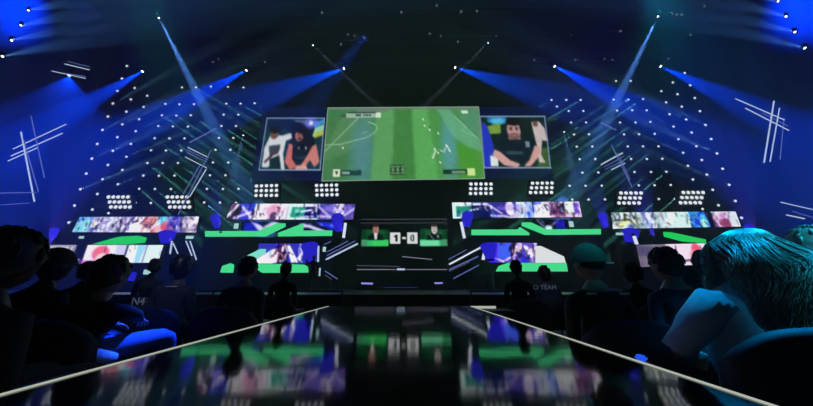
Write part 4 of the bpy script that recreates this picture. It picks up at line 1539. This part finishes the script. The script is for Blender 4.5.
def person(label, x, y, top, yaw=0.0, s=1.0, mats=None, hair='short', hmat=None, head_s=1.0, lean=.0, look=(0, 0), arms=None, bulk=1.0,
           stand=False, base=FLOORZ, group=None, spread=1.0, nod=0.0, cap=None, thick=False, hx=0.0):
    """figure facing +Y before yaw; top = world height of the head's top"""
    rnd = random.Random(hash(label) % 1000 if False else sum(map(ord, label)))
    M = mats or (M_skin, K1, K8, M_shoe)
    t = thing('person', label, 'person', (x, y, base), yaw, group)
    H = top - base
    J, E = [], []
    if stand:
        k = H / 1.76
        hipz, hz2 = .95 * k, 1.52 * k
        legs = [((.09, .0, .92), .085), ((.1, .02, .5), .06), ((.1, -.01, .09), .042), ((.11, .13, .035), .035)]
    else:
        k = s
        hipz = .56
        legs = [((.1, .05, .56), .095 if thick else .085), ((.13 * spread, .54 if thick else .47, .60 if thick else .57), .075 if thick else .066), ((.13 * spread, .54 if thick else .47, .11), .042), ((.14 * spread, .66, .04), .036)]
    headc = H - .118 * head_s * 1.05
    shz = headc - .245
    J.append((0, 0, hipz, (.13 * bulk, .105)))                     # 0 pelvis
    J.append((0, lean * .35, hipz + (shz - hipz) * .45, (.125 * bulk, .09)))   # 1 waist
    J.append((0, lean * .75, hipz + (shz - hipz) * .82, (.15 * bulk, .10)))    # 2 chest
    J.append((0, lean, shz + .06, (.07, .06)))                     # 3 neck base
    J.append((hx * .8, lean + .02, headc - .09, .05))                    # 4 neck top
    E += [(0, 1, 'top'), (1, 2, 'top'), (2, 3, 'top'), (3, 4, 'skin')]
    for sx in (-1, 1):
        if arms and sx in arms:
            el, wr = arms[sx]
        else:
            if stand:
                el, wr = (sx * .26, lean - .02, shz - .27), (sx * .25, lean + .12, shz - .5)
            else:
                el, wr = (sx * .215, lean - .01, shz - .26), (sx * .14, lean + .2, shz - .34)
        J.append((sx * .17 * bulk, lean - .005, shz, .062))
        a = len(J) - 1
        J.append((*el, .043))
        J.append((*wr, .027))
        E += [(2, a, 'top'), (a, a + 1, 'top'), (a + 1, a + 2, 'top')]
        dd = Vector(wr) - Vector(el)
        add_hand(J, E, a + 2, wr, dd + Vector((0, .02, 0)), sx, 1.0)
        pl = 0
        for (lx, ly, lz), r in legs:
            kk = k if stand else 1
            J.append((sx * lx, ly * kk, lz * kk, r))
            n = len(J) - 1
            kind = 'leg' if r > .04 else 'shoe'
            E.append((pl, n, kind))
            pl = n
    bm = skin_body(J, E)
    rot = Matrix.Rotation(R(look[0]), 3, 'Z') @ Matrix.Rotation(R(look[1]), 3, 'X')
    c = Vector((hx, lean + .03, headc))
    add_head(bm, c, rot, head_s)
    link_mesh('body', bm, [*M, M_eye, M_iris, M_lip], t, smooth=True)
    if hair in ('short', 'crop', 'bob', 'full'):
        bm = bmesh.new()
        hair_shell(bm, c, rot, head_s * (.96 if cap is not None else 1), hair, rnd, 0 if cap is not None else 60)
        link_mesh('hair', bm, hmat or M_hairk, t)
    if cap is not None:
        bm = bmesh.new()
        cs = head_s
        seg = 22
        rings = []
        for j in range(8):
            a = j / 7 * math.pi / 2 * 1.06
            rings.append([bm.verts.new(c + rot @ (Vector((math.sin(a) * math.cos(2 * math.pi * i / seg) * .091, math.sin(a) * math.sin(2 * math.pi * i / seg) * .112, math.cos(a) * .116 + .014))) * cs) for i in range(seg)])
        for a, b in zip(rings[:-1], rings[1:]):
            for i in range(seg):
                f = bm.faces.new([a[i], b[i], b[(i + 1) % seg], a[(i + 1) % seg]])
                f.smooth = True
        link_mesh('cap', bm, cap, t)
        sgn = -1 if 'backwards' in label else 1
        bm = bmesh.new()
        st = []
        for i in range(9):
            a = R(25 + 130 * i / 8)
            st.append((math.cos(a), math.sin(a)))
        vt = [bm.verts.new(c + rot @ Vector((cx * .082, sgn * cy * .104, .022)) * cs) for cx, cy in st]
        vo = [bm.verts.new(c + rot @ Vector((cx * .078, sgn * (cy * .104 + .07 * cy), .008)) * cs) for cx, cy in st]
        vt2 = [bm.verts.new(v.co + Vector((0, 0, -.006))) for v in vt]
        vo2 = [bm.verts.new(v.co + Vector((0, 0, -.006))) for v in vo]
        for i in range(8):
            bm.faces.new([vt[i], vt[i + 1], vo[i + 1], vo[i]])
            bm.faces.new([vt2[i], vo2[i], vo2[i + 1], vt2[i + 1]])
            bm.faces.new([vo[i], vo[i + 1], vo2[i + 1], vo2[i]])
        link_mesh('cap_brim', bm, cap, t)
    return t, c, rot, shz


def chair(label, x, y, yaw=0.0, zb=0.80, m=None, w=.62, group='auditorium chairs', arms=True):
    t = thing('auditorium_chair', label, 'chair', (x, y, FLOORZ), yaw, group)
    m = m or M_seat
    # seat cushion
    bm = bmesh.new()
    bbox(bm, (-w / 2 + .04, -.22, .34), (w / 2 - .04, .26, .45))
    bmesh.ops.bevel(bm, geom=bm.edges[:], offset=.03, segments=2, affect='EDGES')
    link_mesh('seat', bm, m, t, smooth=True)
    # rounded backrest
    bm = bmesh.new()
    n = 14
    prof = []
    for i in range(n + 1):
        u = -1 + 2 * i / n
        prof.append((u * w / 2, zb - .10 * abs(u) ** 4 - .02 * u * u))
    fr, bk = [], []
    for X, Z in prof:
        cy = -.06 * (1 - (X / (w / 2)) ** 2)
        fr.append((bm.verts.new((X, -.19 + cy, Z - .01)), bm.verts.new((X, -.15 + cy, .42))))
        bk.append((bm.verts.new((X, -.27 + cy, Z - .01)), bm.verts.new((X, -.24 + cy, .38))))
    tp = [bm.verts.new((X, -.23 - .06 * (1 - (X / (w / 2)) ** 2), Z + .015)) for X, Z in prof]
    for i in range(n):
        bm.faces.new([fr[i][0], fr[i + 1][0], fr[i + 1][1], fr[i][1]])
        bm.faces.new([bk[i][1], bk[i + 1][1], bk[i + 1][0], bk[i][0]])
        bm.faces.new([fr[i + 1][0], fr[i][0], tp[i], tp[i + 1]])
        bm.faces.new([bk[i][0], bk[i + 1][0], tp[i + 1], tp[i]])
        bm.faces.new([fr[i][1], fr[i + 1][1], bk[i + 1][1], bk[i][1]])
    for k in (0, n):
        bm.faces.new([fr[k][1], bk[k][1], bk[k][0], tp[k], fr[k][0]])
    bmesh.ops.recalc_face_normals(bm, faces=bm.faces[:])
    link_mesh('backrest', bm, m, t, smooth=True)
    for sx in (-1, 1):
        bm = bmesh.new()
        if arms:
          bbox(bm, (sx * w / 2 - .03, -.22, .6), (sx * w / 2 + .03, .18, .64))
          bmesh.ops.bevel(bm, geom=bm.edges[:], offset=.012, segments=2, affect='EDGES')
          bbox(bm, (sx * w / 2 - .015, -.1, .3), (sx * w / 2 + .015, .08, .6))
          link_mesh('armrest', bm, M_seatd, t)
        else:
            bm.free()
        for sy in (-.2, .2):
            bm = bmesh.new()
            bcyl(bm, (sx * (w / 2 - .07), sy, 0), (sx * (w / 2 - .07), sy, .36), .016)
            link_mesh('leg', bm, M_seatd, t)
    return t


def head_at(px, ptop, Y):
    p = P(px, ptop, Y)
    return p.x, p.z


AUD = []


def seat_person(label, px, ptop, Y, ch=True, chl=None, **k):
    x, z = head_at(px, ptop, Y)
    lean = k.get('lean', .0)
    yaw = k.get('yaw', 0)
    X, YY = x, Y - .03 - lean
    thick = k.get('thick', False)
    r = person(label, X, YY, z, **k)
    if ch:
        chair(chl or 'dark auditorium chair under the ' + ' '.join(label.split()[:9]), X, YY - .02, yaw, arms=not thick)
    return r


# ---- left block
seat_person('person with full dark hair at the near left edge, seen from behind', 20, 233, 1.27, hair='full', head_s=1.05, mats=(M_skin_unlit, K1, K8, M_shoe))
seat_person('person in black cap in second row at left edge', 61, 248, 2.35, hair='crop', cap=K1, head_s=1.15, mats=(M_skin_unlit, K1, K8, M_shoe))
seat_person('person with dark hair low between two bigger heads at left', 92, 262, 3.6, hair='short', mats=(M_skin_unlit, K1, K8, M_shoe))
pD = seat_person('person with round dark head, white shirt hem and blue lit jeans', 117, 256.5, 2.2, arms={1: ((.2, .16, .80), (.1, .34, .74)), -1: ((-.2, .12, .78), (-.1, .3, .72))}, hair='short', head_s=1.2, lean=.06, spread=1.7, thick=True,
                 mats=(M_skin, K1, K6, M_shoe), yaw=R(4))
seat_person('person with hazy teal lit hair behind the white lettered shirt', 157, 259, 4.9, hair='short', hmat=M_hairl, mats=(M_skin_unlit, K7, K8, M_shoe))
pF = seat_person('short person in dark cap with white lettered jacket at left', 151, 277, 3.5, hair='crop', cap=K2, mats=(M_skin_unlit, K1, K8, M_shoe))
pG = seat_person('person with dark hair and thin pale collar line, left block', 185, 255, 3.15, hair='short', head_s=1.1, mats=(M_skin_unlit, K2, K8, M_shoe))
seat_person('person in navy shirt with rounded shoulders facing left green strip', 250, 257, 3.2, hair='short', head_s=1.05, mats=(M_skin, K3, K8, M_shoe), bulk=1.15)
seat_person('small far person in front of the left green desk strip', 287, 262.5, 4.8, hair='short', mats=(M_skin_unlit, K1, K8, M_shoe))
x, z = head_at(314, 255.5, 17)
person('standing crew person silhouetted left of scoreboard by the lower deck', x, 17, z, stand=True, base=-.02, hair='short', mats=(M_skin_unlit, K1, K8, M_shoe))
# ---- right block
seat_person('small far person in front of the right green desk strip', 515, 260.5, 4.6, hair='short', mats=(M_skin_unlit, K1, K8, M_shoe))
pL = seat_person('person in dark shirt with pale back lettering, right block', 543, 266, 4.9, head_s=1.1, hair='short', mats=(M_skin_unlit, K3, K8, M_shoe))
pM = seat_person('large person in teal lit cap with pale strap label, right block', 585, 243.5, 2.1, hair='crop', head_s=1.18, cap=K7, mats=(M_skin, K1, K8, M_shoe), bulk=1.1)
seat_person('person turned sideways low beside capped head, face faintly showing', 630, 263, 3.6, hair='short', look=(75, 0), mats=(M_skin_unlit, K1, K8, M_shoe))
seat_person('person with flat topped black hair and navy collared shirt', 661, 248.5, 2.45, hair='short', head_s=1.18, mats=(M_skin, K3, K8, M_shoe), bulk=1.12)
seat_person('person with low dark head between collared shirt and woman', 687, 267, 3.7, hair='short', mats=(M_skin_unlit, K1, K8, M_shoe))
seat_person('person with narrow dark head half hidden behind the woman\'s hair', 701, 251, 2.75, hair='short', mats=(M_skin_unlit, K1, K8, M_shoe))

# ---- the long haired woman
WXc, WY = 1.77, 1.58
wt = P(738, 231, WY).z
armsW = {-1: ((-.43, .02, wt - FLOORZ - .60), (-.2, .2, wt - FLOORZ - .66)), 1: ((.30, .04, wt - FLOORZ - .56), (.12, .24, wt - FLOORZ - .62))}
wom, wc, wrot, wsh = person('woman with long wavy hair in pale blue top, seen from behind', WXc, WY - .1, wt, yaw=R(-6), mats=(M_skin, K4, K8, M_shoe), hair='none',
                            lean=.07, look=(-10, 0), arms=armsW, head_s=1.02, bulk=1.18, hx=.11)
rnd2 = random.Random(11)
bm = bmesh.new()
# hair: scalp shell + hundreds of wavy locks falling over neck, shoulders and back
seg, rng = 28, 14
rings = []
for j in range(rng + 1):
    ring = []
    for i in range(seg):
        ph = 2 * math.pi * i / seg
        back = .5 - .5 * math.sin(ph)
        zmin = -1.0 * back ** .5 + .35 * (1 - back) ** 1.5
        th = math.acos(max(-1, min(1, 1 - (1 - zmin) * (j + .02) / rng)))
        ring.append(bm.verts.new(wc + wrot @ Vector((math.sin(th) * math.cos(ph) * .100, math.sin(th) * math.sin(ph) * .115 - .01, math.cos(th) * .132))))
    rings.append(ring)
for a, b in zip(rings[:-1], rings[1:]):
    for i in range(seg):
        bm.faces.new([a[i], b[i], b[(i + 1) % seg], a[(i + 1) % seg]]).smooth = True
for n in range(3200):
    ph = R(rnd2.uniform(150, 390))                   # around the sides and the back
    if rnd2.random() < .12:
        ph = R(rnd2.uniform(0, 360))
    r0 = rnd2.uniform(.15, 1.0)
    st = Vector((math.cos(ph) * .10 * r0, math.sin(ph) * .115 * r0 - .01, math.sqrt(max(0, 1 - r0 * r0)) * .132))
    ln = rnd2.uniform(.28, .50) * (1.0 if math.cos(ph) > -.5 else .9)
    bul = rnd2.uniform(.3, 1.0)
    wa, wp, wf = rnd2.uniform(.010, .026), ph * 3.0 + rnd2.uniform(-1.1, 1.1), rnd2.uniform(13, 17)
    pts, rad = [], []
    for k in range(13):
        u = k / 12
        a = u * ln
        # over the skull first, then hanging with body, fuller towards the right
        ex = .095 + .05 * math.sin(min(1, u * 1.25) * math.pi * .62) * bul + .012
        ey = .115 + .06 * math.sin(min(1, u * 1.2) * math.pi * .6) * bul
        g = min(1, u * 3.0 + r0 * .8)
        rr_x = .10 * r0 * (1 - g) + ex * g
        rr_y = .115 * r0 * (1 - g) + ey * g
        px_ = math.cos(ph) * rr_x
        if px_ > 0:
            px_ *= 1 + .14 * u
        px_ -= .05 * u
        py_ = math.sin(ph) * rr_y - .01
        z0 = st.z - a * (1 - .35 * math.exp(-u * 8))
        if k and u < .25:
            z0 = max(z0, math.sqrt(max(0, 1 - (g * .8) ** 2)) * .132 * .9 - a * .8)
        if py_ < 0:
            py_ -= .15 * min(1, max(0, u - .25) * 2.2)
        w = math.sin(a * wf * 2 + wp) * wa * min(1, u * 2)
        v = Vector((px_ + w, py_ + math.cos(a * wf * 2 + wp) * wa * .6 * u, z0))
        pts.append(wc + wrot @ v)
        rad.append(.0027 * (1 - .7 * u ** 2) + .0005)
    btube(bm, pts, rad, seg=4)
link_mesh('hair', bm, M_hairl, wom)
# loose blouse falling from the shoulders to the seat
bm = bmesh.new()
prev = None
prof = [(.08, .075, wsh + .10, .05), (.16, .10, wsh + .065, .03), (.235, .125, wsh + .0, .0), (.262, .145, wsh - .12, -.0), (.255, .15, wsh - .25, -.01),
        (.25, .155, wsh - .36, -.0), (.265, .17, .50, .0)]
for rx, ry, z, ox in prof:
    ring = []
    for i in range(28):
        a = 2 * math.pi * i / 28
        fold = 1 + .025 * math.sin(5 * a + z * 9)
        ring.append(bm.verts.new((ox + math.cos(a) * rx * fold, .01 + .05 * (z - .5) + math.sin(a) * ry * fold, z)))
    if prev:
        for i in range(28):
            bm.faces.new([prev[i], ring[i], ring[(i + 1) % 28], prev[(i + 1) % 28]])
    prev = ring
link_mesh('blouse', bm, K4, wom, smooth=True)
bm = bmesh.new()
btube(bm, [Vector((-.2, .0, wsh + .0)), Vector((-.32, .01, wsh - .12)), Vector((-.42, .02, wt - FLOORZ - .60)), Vector((-.37, .06, wt - FLOORZ - .635))], [.085, .078, .064, .055], seg=12)
link_mesh('sleeve', bm, K4, wom)
# collar
bm = bmesh.new()
cc = Vector((.06, .07, wsh + .075))
btube(bm, [cc + Vector((math.cos(a) * .075, math.sin(a) * .07, -.01 * math.sin(a))) for a in [2 * math.pi * i / 16 for i in range(17)]], [.014] * 17, seg=6)
link_mesh('collar', bm, K4, wom)
chair('near dark rounded chair back behind the long haired woman', 1.66, 1.45, R(-4), zb=.84, w=.74, arms=False)

# ---- second fair haired person at the right edge
x, z = head_at(806, 230.5, 1.95)
p2, c2, r2, sh2 = person('person with fair bobbed hair and pale top at the right edge', x - .02, 1.9, z, mats=(M_skin, K4, K8, M_shoe), hair='bob', hmat=M_hairf, head_s=1.12, look=(35, 0))
chair('dark auditorium chair under the fair haired person at right edge', x + .04, 1.86, 0)

# white shirt hem of the left person, resting on the thigh
t, c, rot, shz = pD
bm = bmesh.new()
pts = [Vector((-.16, -.02, .53)), Vector((-.1, -.13, .56)), Vector((.05, -.15, .56)), Vector((.17, -.04, .54)), Vector((.2, .07, .52))]
btube(bm, pts, [.035, .05, .05, .06, .03], seg=8)
link_mesh('shirt_hem', bm, K5, t, smooth=True)


# pale marks: shirt lettering, collar line, cap label
def text_mesh(name, body, size, m, parent, loc, rx=90, rz=0):
    cu = bpy.data.curves.new(name, 'FONT')
    cu.body = body
    cu.size = size
    cu.extrude = .002
    cu.align_x = 'CENTER'
    o = bpy.data.objects.new(name + '_tmp', cu)
    C.objects.link(o)
    dg = bpy.context.evaluated_depsgraph_get()
    me = bpy.data.meshes.new_from_object(o.evaluated_get(dg))
    bpy.data.objects.remove(o)
    me.materials.clear()
    me.materials.append(m)
    ob = bpy.data.objects.new(name, me)
    C.objects.link(ob)
    ob.parent = parent
    ob.location = loc
    ob.rotation_euler = (R(rx), 0, R(rz))
    return ob


M_print = mat('white_print', (.75, .78, .85), .6)
tL, cL, rL, sL = pL
text_mesh('shirt_print', 'O YEAH', .105, M_print, tL, (-.1, -.14, sL + .0))
tF, cF, rF, sF = pF
text_mesh('shirt_print', 'N4', .12, M_print, tF, (.06, -.125, sF + .06))
tG, cG, rG, sG = pG
bm = bmesh.new()
btube(bm, [Vector((math.cos(R(a)) * .085, math.sin(R(a)) * .075, sG + .045 + .0)) for a in range(200, 341, 20)], [.007] * 8, seg=6)
link_mesh('collar', bm, K5, tG)
tM, cM, rM, sM = pM
bm = bmesh.new()
bbox(bm, cM + Vector((.035, -.142, -.012)), cM + Vector((.085, -.12, .0)))
link_mesh('cap_label', bm, M_print, tM)
for i, (lx, ly) in enumerate([(-.1, -.11), (.12, -.11)]):
    bm = bmesh.new()
    bbox(bm, (lx - .03, ly, sM + .03), (lx + .03, ly + .012, sM + .045))
    link_mesh('collar_trim', bm, K5, tM)

# added unseen white spots that brighten only the lettering and collar line
light_spot('lettering_spot', (.4, -1.0, 5.5), (2.32, 4.8, .2), 420, 5, (.6, .7, 1), .2, .6)
light_spot('lettering_spot', (-.6, -1.0, 5.5), (-2.75, 3.2, .15), 420, 9, (.6, .7, 1), .2, .6)

# ---- small blue floor light at the right runway edge
p = P(641, 361, 1.36)
t = thing('floor_light', 'small glowing blue floor light against the right runway edge', 'floor light', (RR + .075, 1.31, -.09))
bm = bmesh.new()
bbox(bm, (-.03, -.04, 0), (.03, .04, .075))
bmesh.ops.bevel(bm, geom=bm.edges[:], offset=.01, segments=2, affect='EDGES')
link_mesh('housing', bm, M_house, t)
bm = bmesh.new()
bbox(bm, (-.016, -.022, .076), (.016, .022, .098))
bmesh.ops.bevel(bm, geom=bm.edges[:], offset=.008, segments=2, affect='EDGES')
link_mesh('lens', bm, emit('blue_lens', lin((30, 80, 230)), 1.0), t)
bm = bmesh.new()
bbox(bm, (-.05, -.06, -.54), (.05, .06, 0))
link_mesh('stand', bm, M_black, t)

# ---- crowd barriers between the seats and the stage
for sg, nm in ((-1, 'left'), (1, 'right')):
    t = thing('crowd_barrier', 'low dark metal barrier before the stage, %s of the runway' % nm, 'barrier', (sg * 4.2, 6.4, FLOORZ))
    zt = P(406, 291, 6.4).z - FLOORZ
    bm = bmesh.new()
    bcyl(bm, (-2.8, 0, zt), (2.8, 0, zt), .025)
    link_mesh('top_rail', bm, mat('barrier_steel', (.25, .25, .3), .35, .8), t)
    bm = bmesh.new()
    bcyl(bm, (-2.8, 0, .12), (2.8, 0, .12), .02)
    link_mesh('bottom_rail', bm, M_steel, t)
    for k in range(5):
        bm = bmesh.new()
        bcyl(bm, (-2.8 + 1.4 * k, 0, 0), (-2.8 + 1.4 * k, 0, zt), .02)
        link_mesh('post', bm, M_steel, t)

# ------------------------------------------------------------------ world and view
w = bpy.data.worlds.new('world')
SC.world = w
w.use_nodes = True
w.node_tree.nodes['Background'].inputs[0].default_value = (.0, .0, .0, 1)
# thin even stage haze in the whole hall, lit only by the lamps
hv = w.node_tree.nodes.new('ShaderNodeVolumeScatter')
hv.inputs['Density'].default_value = .008
hv.inputs['Anisotropy'].default_value = .2
hv.inputs['Color'].default_value = (.95, .97, 1, 1)
w.node_tree.links.new(hv.outputs[0], w.node_tree.nodes['World Output'].inputs['Volume'])
vs = SC.view_settings
vs.view_transform = 'Standard'
vs.look = 'None'
vs.gamma = 1
vs.exposure = 0
vs.use_curve_mapping = False
cy = SC.cycles
cy.use_denoising = True
cy.use_light_tree = True
cy.use_adaptive_sampling = False
cy.volume_bounces = 0
cy.max_bounces = 6
cy.sample_clamp_indirect = 4
